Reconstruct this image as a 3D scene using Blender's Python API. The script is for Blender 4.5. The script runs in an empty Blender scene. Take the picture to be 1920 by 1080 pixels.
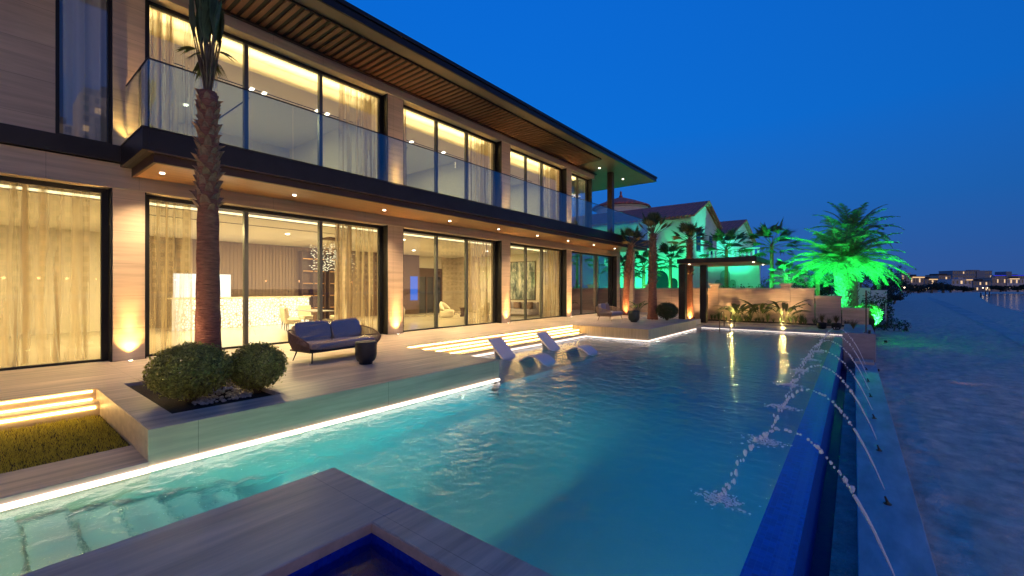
import bpy, bmesh, math, random
from mathutils import Vector, Matrix
random.seed(7)
R = math.radians
PI = math.pi
S = bpy.context.scene
COL = S.collection

# ---------------------------------------------------------------- camera, world, exposure
TH = math.atan(641 / 806.6)
cam = bpy.data.cameras.new('camera'); cam.lens = 806.6 / 1920 * 36; cam.sensor_width = 36
cam.clip_start = 0.05; cam.clip_end = 3000
cam.shift_y = 0.0003
camo = bpy.data.objects.new('camera', cam); COL.objects.link(camo)
camo.location = (0, 0, 1.7); camo.rotation_euler = (R(90), 0, TH)
S.camera = camo
S.view_settings.view_transform = 'Standard'; S.view_settings.look = 'None'
S.view_settings.exposure = 0; S.view_settings.gamma = 1
S.render.engine = 'CYCLES'
C = S.cycles
C.use_denoising = True
C.max_bounces = 10; C.diffuse_bounces = 3; C.glossy_bounces = 4; C.transmission_bounces = 6
C.transparent_max_bounces = 24; C.sample_clamp_indirect = 5; C.sample_clamp_direct = 0
C.caustics_reflective = False; C.caustics_refractive = True; C.blur_glossy = 0.5
C.use_light_tree = True

W = bpy.data.worlds.new('World'); S.world = W; W.use_nodes = True
nt = W.node_tree; nt.nodes.clear()
def N(t, typ, **kw):
    n = t.nodes.new(typ)
    for k, v in kw.items(): setattr(n, k, v)
    return n
def L(t, a, b): t.links.new(a, b)
wo = N(nt, 'ShaderNodeOutputWorld'); wb = N(nt, 'ShaderNodeBackground'); wb2 = N(nt, 'ShaderNodeBackground')
ws = N(nt, 'ShaderNodeTexSky', sky_type='NISHITA', sun_disc=False)
ws.sun_elevation = R(-3); ws.sun_rotation = R(-150)
tc = N(nt, 'ShaderNodeTexCoord'); sx = N(nt, 'ShaderNodeSeparateXYZ'); L(nt, tc.outputs['Generated'], sx.inputs[0])
rp = N(nt, 'ShaderNodeValToRGB'); L(nt, sx.outputs['Z'], rp.inputs[0])
cr = rp.color_ramp
cols = [(0.0, (.036, .100, .330)), (0.05, (.030, .108, .375)), (0.16, (.011, .128, .480)), (0.32, (.001, .145, .630)), (0.55, (.001, .135, .640)), (1.0, (.001, .080, .430))]
cr.elements[0].position = 0; cr.elements[0].color = (*cols[0][1], 1)
cr.elements[1].position = 1; cr.elements[1].color = (*cols[-1][1], 1)
for p, c in cols[1:-1]:
    e = cr.elements.new(p); e.color = (*c, 1)
# the sky is a little darker away from the last glow behind the house
dt = N(nt, 'ShaderNodeVectorMath', operation='DOT_PRODUCT'); L(nt, tc.outputs['Generated'], dt.inputs[0]); dt.inputs[1].default_value = (-.75, .66, 0)
mr = N(nt, 'ShaderNodeMapRange'); L(nt, dt.outputs['Value'], mr.inputs[0])
mr.inputs[1].default_value = -.2; mr.inputs[2].default_value = 0.95; mr.inputs[3].default_value = .52; mr.inputs[4].default_value = 1.08
mx = N(nt, 'ShaderNodeVectorMath', operation='SCALE'); L(nt, rp.outputs[0], mx.inputs[0]); L(nt, mr.outputs[0], mx.inputs['Scale'])
# added warm city glow over the bay, behind the camera, fills facade and deck
d2 = N(nt, 'ShaderNodeVectorMath', operation='DOT_PRODUCT'); L(nt, tc.outputs['Generated'], d2.inputs[0]); d2.inputs[1].default_value = (.88, -.47, 0)
m2 = N(nt, 'ShaderNodeMapRange', interpolation_type='SMOOTHSTEP'); L(nt, d2.outputs['Value'], m2.inputs[0]); m2.inputs[1].default_value = -.05; m2.inputs[2].default_value = .75
m3 = N(nt, 'ShaderNodeMapRange', interpolation_type='SMOOTHSTEP'); L(nt, sx.outputs['Z'], m3.inputs[0]); m3.inputs[1].default_value = -.05; m3.inputs[2].default_value = .27; m3.inputs[3].default_value = 1; m3.inputs[4].default_value = 0
m4 = N(nt, 'ShaderNodeMath', operation='MULTIPLY'); L(nt, m2.outputs[0], m4.inputs[0]); L(nt, m3.outputs[0], m4.inputs[1])
mg = N(nt, 'ShaderNodeMix', data_type='RGBA'); L(nt, m4.outputs[0], mg.inputs[0]); L(nt, mx.outputs[0], mg.inputs['A']); mg.inputs['B'].default_value = (2.1, 1.42, 1.0, 1)
L(nt, mg.outputs['Result'], wb.inputs[0]); wb.inputs[1].default_value = 1.0
L(nt, ws.outputs[0], wb2.inputs[0]); wb2.inputs[1].default_value = 0.05
wa = N(nt, 'ShaderNodeAddShader'); L(nt, wb.outputs[0], wa.inputs[0]); L(nt, wb2.outputs[0], wa.inputs[1])
L(nt, wa.outputs[0], wo.inputs[0])

# ---------------------------------------------------------------- materials
def mat(name, col, rough=.6, metal=0, emit=None, es=0, noise=None, bump=None, spec=None, trans=None):
    """noise=(scale xyz, amount, detail)  bump=(scale, strength, dist)"""
    m = bpy.data.materials.new(name); m.use_nodes = True; t = m.node_tree
    b = t.nodes['Principled BSDF']
    b.inputs['Base Color'].default_value = (*col, 1); b.inputs['Roughness'].default_value = rough; b.inputs['Metallic'].default_value = metal
    if spec is not None: b.inputs['Specular IOR Level'].default_value = spec
    if emit: b.inputs['Emission Color'].default_value = (*emit, 1); b.inputs['Emission Strength'].default_value = es
    g = None
    if noise or bump: g = N(t, 'ShaderNodeNewGeometry')
    if noise:
        sc, am, de = noise
        vm = N(t, 'ShaderNodeVectorMath', operation='MULTIPLY'); L(t, g.outputs['Position'], vm.inputs[0]); vm.inputs[1].default_value = sc
        nz = N(t, 'ShaderNodeTexNoise'); nz.inputs['Scale'].default_value = 1; nz.inputs['Detail'].default_value = de; nz.inputs['Roughness'].default_value = .62
        L(t, vm.outputs[0], nz.inputs['Vector'])
        mp = N(t, 'ShaderNodeMapRange'); L(t, nz.outputs[0], mp.inputs[0])
        mp.inputs[1].default_value = .3; mp.inputs[2].default_value = .7; mp.inputs[3].default_value = 1 - am; mp.inputs[4].default_value = 1 + am
        vs = N(t, 'ShaderNodeVectorMath', operation='SCALE'); vs.inputs[0].default_value = col; L(t, mp.outputs[0], vs.inputs['Scale'])
        L(t, vs.outputs[0], b.inputs['Base Color']); m['last'] = vs.name
    if bump:
        sc, st, di = bump
        vm = N(t, 'ShaderNodeVectorMath', operation='MULTIPLY'); L(t, g.outputs['Position'], vm.inputs[0]); vm.inputs[1].default_value = sc if not isinstance(sc, (int, float)) else (sc, sc, sc)
        nz = N(t, 'ShaderNodeTexNoise'); nz.inputs['Scale'].default_value = 1; nz.inputs['Detail'].default_value = 4
        L(t, vm.outputs[0], nz.inputs['Vector'])
        bp = N(t, 'ShaderNodeBump'); bp.inputs['Strength'].default_value = st; bp.inputs['Distance'].default_value = di
        L(t, nz.outputs[0], bp.inputs['Height']); L(t, bp.outputs[0], b.inputs['Normal'])
    return m

def travertine(name, col, sc, joints, am=.17, rough=.45, jw=.006):
    """stone with streaks; joints = (pitch x, pitch y, pitch z, offset) of thin dark seams"""
    m = mat(name, col, rough, noise=(sc, am, 6))
    t = m.node_tree; b = t.nodes['Principled BSDF']; g = N(t, 'ShaderNodeNewGeometry'); sp = N(t, 'ShaderNodeSeparateXYZ'); L(t, g.outputs['Position'], sp.inputs[0])
    # broad second layer of tone
    nz = N(t, 'ShaderNodeTexNoise'); nz.inputs['Scale'].default_value = .55; nz.inputs['Detail'].default_value = 3; L(t, g.outputs['Position'], nz.inputs['Vector'])
    prev = None
    for ax, (p, off) in zip('XYZ', joints):
        if not p: continue
        a = N(t, 'ShaderNodeMath', operation='MULTIPLY_ADD'); L(t, sp.outputs[ax], a.inputs[0]); a.inputs[1].default_value = 1 / p; a.inputs[2].default_value = off + 100
        f = N(t, 'ShaderNodeMath', operation='FRACT'); L(t, a.outputs[0], f.inputs[0])
        c = N(t, 'ShaderNodeMath', operation='LESS_THAN'); L(t, f.outputs[0], c.inputs[0]); c.inputs[1].default_value = jw / p
        if prev is None: prev = c
        else:
            mm = N(t, 'ShaderNodeMath', operation='MAXIMUM'); L(t, prev.outputs[0], mm.inputs[0]); L(t, c.outputs[0], mm.inputs[1]); prev = mm
    mp = N(t, 'ShaderNodeMapRange'); L(t, nz.outputs[0], mp.inputs[0]); mp.inputs[1].default_value = .3; mp.inputs[2].default_value = .7; mp.inputs[3].default_value = .88; mp.inputs[4].default_value = 1.1
    k = N(t, 'ShaderNodeMath', operation='MULTIPLY_ADD'); k.inputs[1].default_value = -.55; k.inputs[2].default_value = 1
    if prev: L(t, prev.outputs[0], k.inputs[0])
    else: k.inputs[0].default_value = 0
    q = N(t, 'ShaderNodeMath', operation='MULTIPLY'); L(t, mp.outputs[0], q.inputs[0]); L(t, k.outputs[0], q.inputs[1])
    vs = N(t, 'ShaderNodeVectorMath', operation='SCALE'); L(t, t.nodes[m['last']].outputs[0], vs.inputs[0]); L(t, q.outputs[0], vs.inputs['Scale'])
    L(t, vs.outputs[0], b.inputs['Base Color'])
    return m

def mosaic(name, col, col2, size=.05, rough=.2, grout=(.5, .5, .5)):
    m = bpy.data.materials.new(name); m.use_nodes = True; t = m.node_tree; b = t.nodes['Principled BSDF']
    b.inputs['Roughness'].default_value = rough
    g = N(t, 'ShaderNodeNewGeometry')
    vm = N(t, 'ShaderNodeVectorMath', operation='SCALE'); L(t, g.outputs['Position'], vm.inputs[0]); vm.inputs['Scale'].default_value = 1 / size
    fl = N(t, 'ShaderNodeVectorMath', operation='FLOOR'); L(t, vm.outputs[0], fl.inputs[0])
    wn = N(t, 'ShaderNodeTexWhiteNoise'); L(t, fl.outputs[0], wn.inputs['Vector'])
    fr = N(t, 'ShaderNodeVectorMath', operation='FRACTION'); L(t, vm.outputs[0], fr.inputs[0])
    sp = N(t, 'ShaderNodeSeparateXYZ'); L(t, fr.outputs[0], sp.inputs[0])
    mxx = None
    for ax in 'XYZ':
        c = N(t, 'ShaderNodeMath', operation='LESS_THAN'); L(t, sp.outputs[ax], c.inputs[0]); c.inputs[1].default_value = .1
        if mxx is None: mxx = c
        else:
            mm = N(t, 'ShaderNodeMath', operation='ADD'); L(t, mxx.outputs[0], mm.inputs[0]); L(t, c.outputs[0], mm.inputs[1]); mxx = mm
    mi = N(t, 'ShaderNodeMix', data_type='RGBA'); L(t, wn.outputs['Value'], mi.inputs[0]); mi.inputs['A'].default_value = (*col, 1); mi.inputs['B'].default_value = (*col2, 1)
    hf = N(t, 'ShaderNodeMath', operation='MULTIPLY'); L(t, mxx.outputs[0], hf.inputs[0]); hf.inputs[1].default_value = .45; hf.use_clamp = True
    m2 = N(t, 'ShaderNodeMix', data_type='RGBA'); L(t, hf.outputs[0], m2.inputs[0]); L(t, mi.outputs['Result'], m2.inputs['A']); m2.inputs['B'].default_value = (*grout, 1)
    L(t, m2.outputs['Result'], b.inputs['Base Color'])
    return m

def glass(name, base=.08, gain=1.0, tint=(.95, .97, .95), rough=0.0):
    m = bpy.data.materials.new(name); m.use_nodes = True; t = m.node_tree; t.nodes.clear()
    o = N(t, 'ShaderNodeOutputMaterial'); mi = N(t, 'ShaderNodeMixShader'); tr = N(t, 'ShaderNodeBsdfTransparent'); gl = N(t, 'ShaderNodeBsdfGlossy')
    tr.inputs[0].default_value = (*tint, 1); gl.inputs['Roughness'].default_value = rough; gl.inputs[0].default_value = (1, 1, 1, 1)
    fr = N(t, 'ShaderNodeFresnel'); fr.inputs[0].default_value = 1.5
    ma = N(t, 'ShaderNodeMath', operation='MULTIPLY_ADD'); L(t, fr.outputs[0], ma.inputs[0]); ma.inputs[1].default_value = gain; ma.inputs[2].default_value = base; ma.use_clamp = True
    # a pane has two faces: the back face passes everything
    gg = N(t, 'ShaderNodeNewGeometry'); inv = N(t, 'ShaderNodeMath', operation='SUBTRACT'); inv.inputs[0].default_value = 1; L(t, gg.outputs['Backfacing'], inv.inputs[1])
    mm = N(t, 'ShaderNodeMath', operation='MULTIPLY'); L(t, ma.outputs[0], mm.inputs[0]); L(t, inv.outputs[0], mm.inputs[1])
    L(t, mm.outputs[0], mi.inputs[0]); L(t, tr.outputs[0], mi.inputs[1]); L(t, gl.outputs[0], mi.inputs[2]); L(t, mi.outputs[0], o.inputs[0])
    return m

def emis(name, col, s):
    m = bpy.data.materials.new(name); m.use_nodes = True; t = m.node_tree; t.nodes.clear()
    o = N(t, 'ShaderNodeOutputMaterial'); e = N(t, 'ShaderNodeEmission'); e.inputs[0].default_value = (*col, 1); e.inputs[1].default_value = s
    L(t, e.outputs[0], o.inputs[0]); return m

def leafmat(name, col, am=.3, tr=.35, rough=.5):
    m = bpy.data.materials.new(name); m.use_nodes = True; t = m.node_tree; t.nodes.clear()
    o = N(t, 'ShaderNodeOutputMaterial'); d = N(t, 'ShaderNodeBsdfPrincipled'); d.inputs['Roughness'].default_value = rough
    T = N(t, 'ShaderNodeBsdfTranslucent'); mi = N(t, 'ShaderNodeMixShader'); mi.inputs[0].default_value = tr
    g = N(t, 'ShaderNodeNewGeometry'); nz = N(t, 'ShaderNodeTexNoise'); nz.inputs['Scale'].default_value = 9; nz.inputs['Detail'].default_value = 2
    L(t, g.outputs['Position'], nz.inputs['Vector'])
    ri = N(t, 'ShaderNodeMath', operation='ADD'); L(t, g.outputs['Random Per Island'], ri.inputs[0]); L(t, nz.outputs[0], ri.inputs[1])
    mp = N(t, 'ShaderNodeMapRange'); L(t, ri.outputs[0], mp.inputs[0]); mp.inputs[1].default_value = .4; mp.inputs[2].default_value = 1.6; mp.inputs[3].default_value = 1 - am; mp.inputs[4].default_value = 1 + am
    vs = N(t, 'ShaderNodeVectorMath', operation='SCALE'); vs.inputs[0].default_value = col; L(t, mp.outputs[0], vs.inputs['Scale'])
    L(t, vs.outputs[0], d.inputs['Base Color']); L(t, vs.outputs[0], T.inputs[0])
    L(t, d.outputs[0], mi.inputs[1]); L(t, T.outputs[0], mi.inputs[2]); L(t, mi.outputs[0], o.inputs[0]); return m

def clothmat(name, col, dens=.6, ssc=22):
    """sheer cloth: part see-through, part translucent; threads run vertically"""
    m = bpy.data.materials.new(name); m.use_nodes = True; t = m.node_tree; t.nodes.clear()
    o = N(t, 'ShaderNodeOutputMaterial'); tr = N(t, 'ShaderNodeBsdfTransparent'); T = N(t, 'ShaderNodeBsdfTranslucent'); D = N(t, 'ShaderNodeBsdfDiffuse')
    T.inputs[0].default_value = (*col, 1); D.inputs[0].default_value = (*col, 1)
    a = N(t, 'ShaderNodeMixShader'); a.inputs[0].default_value = .45; L(t, T.outputs[0], a.inputs[1]); L(t, D.outputs[0], a.inputs[2])
    b = N(t, 'ShaderNodeMixShader'); lw = N(t, 'ShaderNodeLayerWeight'); lw.inputs[0].default_value = .3
    mp = N(t, 'ShaderNodeMapRange'); L(t, lw.outputs['Facing'], mp.inputs[0]); mp.inputs[1].default_value = 0; mp.inputs[2].default_value = .9; mp.inputs[3].default_value = dens; mp.inputs[4].default_value = 1
    g_ = N(t, 'ShaderNodeNewGeometry'); vm_ = N(t, 'ShaderNodeVectorMath', operation='MULTIPLY'); vm_.inputs[1].default_value = (.0, 6.5, .22); L(t, g_.outputs['Position'], vm_.inputs[0])
    nz_ = N(t, 'ShaderNodeTexNoise'); nz_.inputs['Scale'].default_value = 1; nz_.inputs['Detail'].default_value = 3; L(t, vm_.outputs[0], nz_.inputs['Vector'])
    mq_ = N(t, 'ShaderNodeMapRange'); L(t, nz_.outputs[0], mq_.inputs[0]); mq_.inputs[1].default_value = .40; mq_.inputs[2].default_value = .60; mq_.inputs[3].default_value = .25; mq_.inputs[4].default_value = 1.9
    mu_ = N(t, 'ShaderNodeMath', operation='MULTIPLY', use_clamp=True); L(t, mp.outputs[0], mu_.inputs[0]); L(t, mq_.outputs[0], mu_.inputs[1])
    L(t, mu_.outputs[0], b.inputs[0]); L(t, tr.outputs[0], b.inputs[1]); L(t, a.outputs[0], b.inputs[2]); L(t, b.outputs[0], o.inputs[0]); return m

M = {}
TR = (.60, .46, .33)
M['stone'] = travertine('travertine_cladding', TR, (3, .55, 11), ((0, 0), (2.1, .35), (.76, .0)), rough=.5)
M['stone_lintel'] = travertine('travertine_lintel', TR, (3, .55, 11), ((0, 0), (1.52, .35), (0, 0)), rough=.5)
M['deck'] = travertine('travertine_paving', (.56, .46, .36), (8, .55, 8), ((0, 0), (2.4, .2), (0, 0)), rough=.4, am=.36, jw=.004)
M['deckside'] = travertine('travertine_side', (.60, .50, .34), (5, .6, 9), ((0, 0), (2.9, .37), (0, 0)), rough=.45, am=.2)
M['platside'] = travertine('travertine_side_upright', (.58, .46, .30), (14, 14, .8), ((.6, .3), (0, 0), (0, 0)), rough=.45)
M['gardenwall'] = travertine('travertine_wall', (.60, .44, .33), (1.2, 3, 12), ((2.3, .3), (0, 0), (.62, .12)), rough=.6)
M['cap'] = mat('pale_cap_stone', (.62, .50, .42), .6, noise=((6, 6, 6), .1, 4))
M['bronze'] = mat('dark_bronze_metal', (.022, .020, .022), .35, .3, noise=((2, 2, 2), .2, 3))
M['bronze_warm'] = mat('bronze_band', (.075, .040, .028), .4, .4, noise=((3, 1, 3), .2, 3))
M['frame'] = mat('dark_window_frame', (.012, .013, .014), .4, .2)
M['frame_inner'] = mat('grey_mullion', (.12, .125, .11), .35, .5)
M['woodsoffit'] = mat('timber_soffit', (.42, .23, .10), .33, noise=((14, .8, 14), .2, 5))
M['slat'] = mat('timber_slat', (.19, .075, .04), .45, noise=((1.5, 30, 12), .25, 4))
M['roofsoffit'] = mat('roof_soffit_panel', (.23, .18, .12), .5, noise=((1, 1, 1), .08, 3))
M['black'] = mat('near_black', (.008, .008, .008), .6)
M['glass'] = glass('window_glass', .05, 1.1)
M['glass_up'] = glass('upper_window_glass', .12, 1.25)
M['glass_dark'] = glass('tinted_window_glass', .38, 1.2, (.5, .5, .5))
M['railglass'] = glass('railing_glass', .16, 1.3, (.82, .93, .95))
M['wallwhite'] = mat('interior_plaster', (.78, .72, .60), .8)
M['ceil'] = mat('interior_ceiling_paint', (.82, .78, .68), .8)
M['floor_in'] = mat('polished_interior_floor', (.70, .62, .47), .12, noise=((.6, .6, .6), .06, 4))
M['slotblack'] = mat('slot_black', (.02, .02, .02), .5)
M['darkwood'] = mat('dark_walnut', (.085, .045, .030), .4, noise=((2, 2, 14), .25, 4))
M['stonewall_in'] = travertine('interior_stone_wall', (.52, .44, .33), (2, 2, 9), ((1.4, 0), (0, 0), (.7, 0)))
M['curtain'] = clothmat('sheer_curtain_cloth', (.80, .66, .42), .24)
M['curtain2'] = clothmat('dense_curtain_cloth', (.72, .60, .42), .80)
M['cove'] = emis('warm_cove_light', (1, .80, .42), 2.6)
M['spotlamp'] = emis('lamp_face', (1, .86, .66), 12)
M['ledwarm'] = emis('warm_led', (1, .60, .18), 20)
M['ledwhite'] = emis('white_led', (1, .82, .68), 3.2)
M['ledfar'] = emis('white_led_far', (1, .82, .72), 1.9)
M['lamp_pool'] = emis('pool_lamp_face', (.95, 1, .75), 6)
M['pooltile'] = mosaic('pool_mosaic', (.68, .72, .64), (.56, .65, .60), .10, grout=(.35, .5, .5))
M['bluetile'] = mosaic('blue_mosaic', (.004, .055, .42), (.006, .10, .60), .048, rough=.3, grout=(.05, .16, .55))
M['jactile'] = mosaic('deep_blue_mosaic', (.003, .025, .36), (.005, .045, .52), .03, rough=.15, grout=(.02, .05, .3))
M['coping'] = mat('weathered_coping_stone', (.48, .47, .48), .55, noise=((4, 1.2, 4), .3, 6), bump=(9, .2, .02))
M['soil'] = mat('dark_soil', (.018, .014, .011), .95, noise=((30, 30, 30), .5, 4), bump=(45, .8, .04))
M['gravel'] = mat('white_pebble', (.62, .58, .55), .7, noise=((40, 40, 40), .3, 3), bump=(55, .9, .03))
M['whitemarble'] = mat('speckled_marble', (.34, .34, .35), .35, noise=((9, 9, 9), .25, 6))
M['bark'] = mat('palm_bark', (.34, .14, .08), .9, noise=((6, 6, 32), .4, 5), bump=((8, 8, 45), .9, .03))
M['boot'] = mat('dry_leaf_base', (.28, .17, .11), .9, noise=((20, 20, 9), .45, 4))
M['palmleaf'] = leafmat('fan_palm_leaf', (.095, .14, .06), .5)
M['palmleaf_dry'] = leafmat('dry_palm_leaf', (.26, .19, .07), .4)
M['petiole'] = mat('petiole', (.17, .12, .075), .7, noise=((9, 9, 9), .3, 3))
M['dateleaf'] = leafmat('date_palm_leaflet', (.15, .26, .09), .35, .6)
M['datebark'] = mat('date_palm_bark', (.20, .19, .13), .9, noise=((14, 14, 14), .4, 4))
M['bushleaf'] = leafmat('clipped_shrub_leaf', (.33, .36, .09), .55)
M['bushleaf_d'] = leafmat('dark_shrub_leaf', (.05, .085, .03), .5)
M['bigleaf'] = leafmat('broad_plant_leaf', (.09, .12, .04), .4)
M['grassmat'] = leafmat('lawn_blade', (.55, .50, .07), .45)
M['drygrass'] = leafmat('dry_grass_blade', (.17, .125, .045), .4)
M['twig'] = mat('shrub_stem', (.16, .12, .08), .9)
M['wicker'] = mat('woven_rope', (.20, .13, .10), .75, noise=((60, 60, 8), .35, 2))
M['wicker_pale'] = mat('pale_woven_rope', (.42, .30, .19), .75, noise=((60, 60, 8), .3, 2))
M['cushion'] = mat('slate_cushion', (.34, .245, .19), .75, noise=((30, 30, 30), .12, 3), bump=(14, .35, .03))
M['cushion_pale'] = mat('pale_grey_cushion', (.36, .33, .36), .8, noise=((30, 30, 30), .1, 3), bump=(10, .3, .03))
M['plastic'] = glass('plastic_wrap', .10, 1.6, (.93, .92, .94), .18)
M['blackmetal'] = mat('black_powder_coat', (.012, .012, .014), .4, .2)
M['pot'] = mat('charcoal_planter', (.022, .024, .030), .45, noise=((12, 12, 40), .25, 3))
M['potteal'] = mat('dark_teal_planter', (.014, .030, .034), .35, noise=((12, 12, 40), .25, 3))
M['lounger'] = mat('white_moulded_resin', (.86, .79, .74), .35)
M['crystal'] = None
M['cream'] = mat('cream_upholstery', (.74, .66, .50), .8, noise=((20, 20, 20), .05, 2))
M['whitetrim'] = mat('white_render', (.72, .72, .72), .7, noise=((1.3, 1.3, 1.3), .06, 3))
M['rooftile'] = None
M['steel'] = mat('brushed_steel', (.5, .48, .45), .25, .9)
M['brass'] = mat('dark_brass', (.20, .12, .06), .35, .8)
M['waterdrop'] = None
M['concrete_far'] = mat('far_beige_render', (.36, .30, .27), .8, noise=((.3, .3, .3), .1, 2))
M['far_white'] = mat('far_pale_render', (.46, .45, .47), .8, noise=((.3, .3, .3), .1, 2))
M['far_grey'] = mat('far_grey_render', (.16, .19, .24), .7)
M['far_roof'] = mat('far_dark_roof', (.05, .045, .05), .8)
M['far_window'] = mat('far_dark_window', (.02, .03, .05), .2)
M['far_lit'] = emis('far_lit_window', (1, .62, .30), 1.1)
M['far_lit2'] = emis('far_lit_window_dim', (1, .66, .38), 1.0)
M['far_blue'] = emis('far_blue_light', (.02, .03, 1), .9)
M['treefar'] = leafmat('far_tree_leaf', (.018, .032, .018), .5)

def sandmat():
    m = mat('beach_sand', (.82, .66, .54), .9, noise=((3.5, 3.0, 1), .30, 12))
    t = m.node_tree; b = t.nodes['Principled BSDF']; g = N(t, 'ShaderNodeNewGeometry')
    n1 = N(t, 'ShaderNodeTexNoise'); n1.inputs['Scale'].default_value = 2.6; n1.inputs['Detail'].default_value = 5; n1.inputs['Roughness'].default_value = .6; L(t, g.outputs['Position'], n1.inputs['Vector'])
    n2 = N(t, 'ShaderNodeTexVoronoi', feature='SMOOTH_F1'); n2.inputs['Scale'].default_value = 3.1; L(t, g.outputs['Position'], n2.inputs['Vector'])
    n3 = N(t, 'ShaderNodeTexNoise'); n3.inputs['Scale'].default_value = 22; n3.inputs['Detail'].default_value = 4; L(t, g.outputs['Position'], n3.inputs['Vector'])
    a = N(t, 'ShaderNodeMath', operation='MULTIPLY_ADD'); L(t, n2.outputs['Distance'], a.inputs[0]); a.inputs[1].default_value = .5; L(t, n1.outputs[0], a.inputs[2])
    a2 = N(t, 'ShaderNodeMath', operation='MULTIPLY_ADD'); L(t, n3.outputs[0], a2.inputs[0]); a2.inputs[1].default_value = .18; L(t, a.outputs[0], a2.inputs[2])
    bp = N(t, 'ShaderNodeBump'); bp.inputs['Strength'].default_value = 1; bp.inputs['Distance'].default_value = .22; L(t, a2.outputs[0], bp.inputs['Height']); L(t, bp.outputs[0], b.inputs['Normal'])
    return m
M['sand'] = sandmat()

def watermat(name, absorb, dens, bump_st, sc, aniso=(1, 1, 1)):
    m = bpy.data.materials.new(name); m.use_nodes = True; t = m.node_tree; t.nodes.clear()
    o = N(t, 'ShaderNodeOutputMaterial'); gl = N(t, 'ShaderNodeBsdfGlass'); gl.inputs['IOR'].default_value = 1.333; gl.inputs['Roughness'].default_value = 0; gl.inputs[0].default_value = (1, 1, 1, 1)
    g = N(t, 'ShaderNodeNewGeometry'); vm = N(t, 'ShaderNodeVectorMath', operation='MULTIPLY'); vm.inputs[1].default_value = aniso; L(t, g.outputs['Position'], vm.inputs[0])
    n1 = N(t, 'ShaderNodeTexNoise'); n1.inputs['Scale'].default_value = sc; n1.inputs['Detail'].default_value = 3; n1.inputs['Distortion'].default_value = .8; L(t, vm.outputs[0], n1.inputs['Vector'])
    n2 = N(t, 'ShaderNodeTexNoise'); n2.inputs['Scale'].default_value = sc * .28; n2.inputs['Detail'].default_value = 2; L(t, vm.outputs[0], n2.inputs['Vector'])
    a = N(t, 'ShaderNodeMath', operation='MULTIPLY_ADD'); L(t, n2.outputs[0], a.inputs[0]); a.inputs[1].default_value = 1.7; L(t, n1.outputs[0], a.inputs[2])
    bp = N(t, 'ShaderNodeBump'); bp.inputs['Strength'].default_value = 1; bp.inputs['Distance'].default_value = bump_st; L(t, a.outputs[0], bp.inputs['Height']); L(t, bp.outputs[0], gl.inputs['Normal'])
    L(t, gl.outputs[0], o.inputs[0])
    va = N(t, 'ShaderNodeVolumeAbsorption'); va.inputs[0].default_value = (*absorb, 1); va.inputs[1].default_value = dens; L(t, va.outputs[0], o.inputs[1])
    return m
M['water'] = watermat('pool_water', (.46, .84, .95), 1.05, .0055, 22)
M['jacwater'] = watermat('jacuzzi_water', (.1, .5, .95), .5, .004, 8)

def seamat(name, col, sc, st):
    m = mat(name, col, .08, bump=(sc, .8, st)); return m
M['sea'] = seamat('sea_water', (.03, .06, .10), (.8, .5, 1), .10)
M['trough'] = seamat('trough_water', (.003, .015, .14), (9, 4, 1), .012); M['trough'].node_tree.nodes['Principled BSDF'].inputs['Roughness'].default_value = .4; M['trough'].node_tree.nodes['Principled BSDF'].inputs['Specular IOR Level'].default_value = .12

def crystalmat():
    m = bpy.data.materials.new('crystal_glow'); m.use_nodes = True; t = m.node_tree; t.nodes.clear()
    o = N(t, 'ShaderNodeOutputMaterial'); e = N(t, 'ShaderNodeEmission'); g = N(t, 'ShaderNodeNewGeometry')
    v = N(t, 'ShaderNodeTexVoronoi', feature='DISTANCE_TO_EDGE'); v.inputs['Scale'].default_value = 9; L(t, g.outputs['Position'], v.inputs['Vector'])
    r = N(t, 'ShaderNodeValToRGB'); L(t, v.outputs['Distance'], r.inputs[0])
    r.color_ramp.elements[0].position = .02; r.color_ramp.elements[0].color = (.55, .32, .10, 1); r.color_ramp.elements[1].position = .12; r.color_ramp.elements[1].color = (1, .88, .62, 1)
    L(t, r.outputs[0], e.inputs[0]); e.inputs[1].default_value = 2.0; L(t, e.outputs[0], o.inputs[0]); return m
M['crystal'] = crystalmat()

def tilemat(name, col, ax):
    m = mat(name, col, .75, noise=((2.5, 2.5, 2.5), .25, 3)); t = m.node_tree; b = t.nodes['Principled BSDF']
    g = N(t, 'ShaderNodeNewGeometry'); w = N(t, 'ShaderNodeTexWave', bands_direction=ax); w.inputs['Scale'].default_value = .9; w.inputs['Distortion'].default_value = .3; L(t, g.outputs['Position'], w.inputs['Vector'])
    bp = N(t, 'ShaderNodeBump'); bp.inputs['Strength'].default_value = 1; bp.inputs['Distance'].default_value = .12; L(t, w.outputs['Fac'], bp.inputs['Height']); L(t, bp.outputs[0], b.inputs['Normal']); return m
M['rooftile'] = tilemat('terracotta_tile', (.62, .17, .12), 'X')

def artmat():
    m = bpy.data.materials.new('abstract_print'); m.use_nodes = True; t = m.node_tree; b = t.nodes['Principled BSDF']
    g = N(t, 'ShaderNodeNewGeometry'); vm = N(t, 'ShaderNodeVectorMath', operation='MULTIPLY'); vm.inputs[1].default_value = (2.6, 1, .9); L(t, g.outputs['Position'], vm.inputs[0])
    n1 = N(t, 'ShaderNodeTexNoise'); n1.inputs['Scale'].default_value = 1.1; n1.inputs['Detail'].default_value = 8; n1.inputs['Roughness'].default_value = .7; L(t, vm.outputs[0], n1.inputs['Vector'])
    r = N(t, 'ShaderNodeValToRGB'); L(t, n1.outputs[0], r.inputs[0]); e = r.color_ramp.elements
    e[0].position = .40; e[0].color = (.05, .07, .08, 1); e[1].position = .60; e[1].color = (.75, .72, .62, 1); k = e.new(.49); k.color = (.25, .30, .28, 1)
    L(t, r.outputs[0], b.inputs['Base Color']); b.inputs['Roughness'].default_value = .5; return m
M['art'] = artmat()
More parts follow.
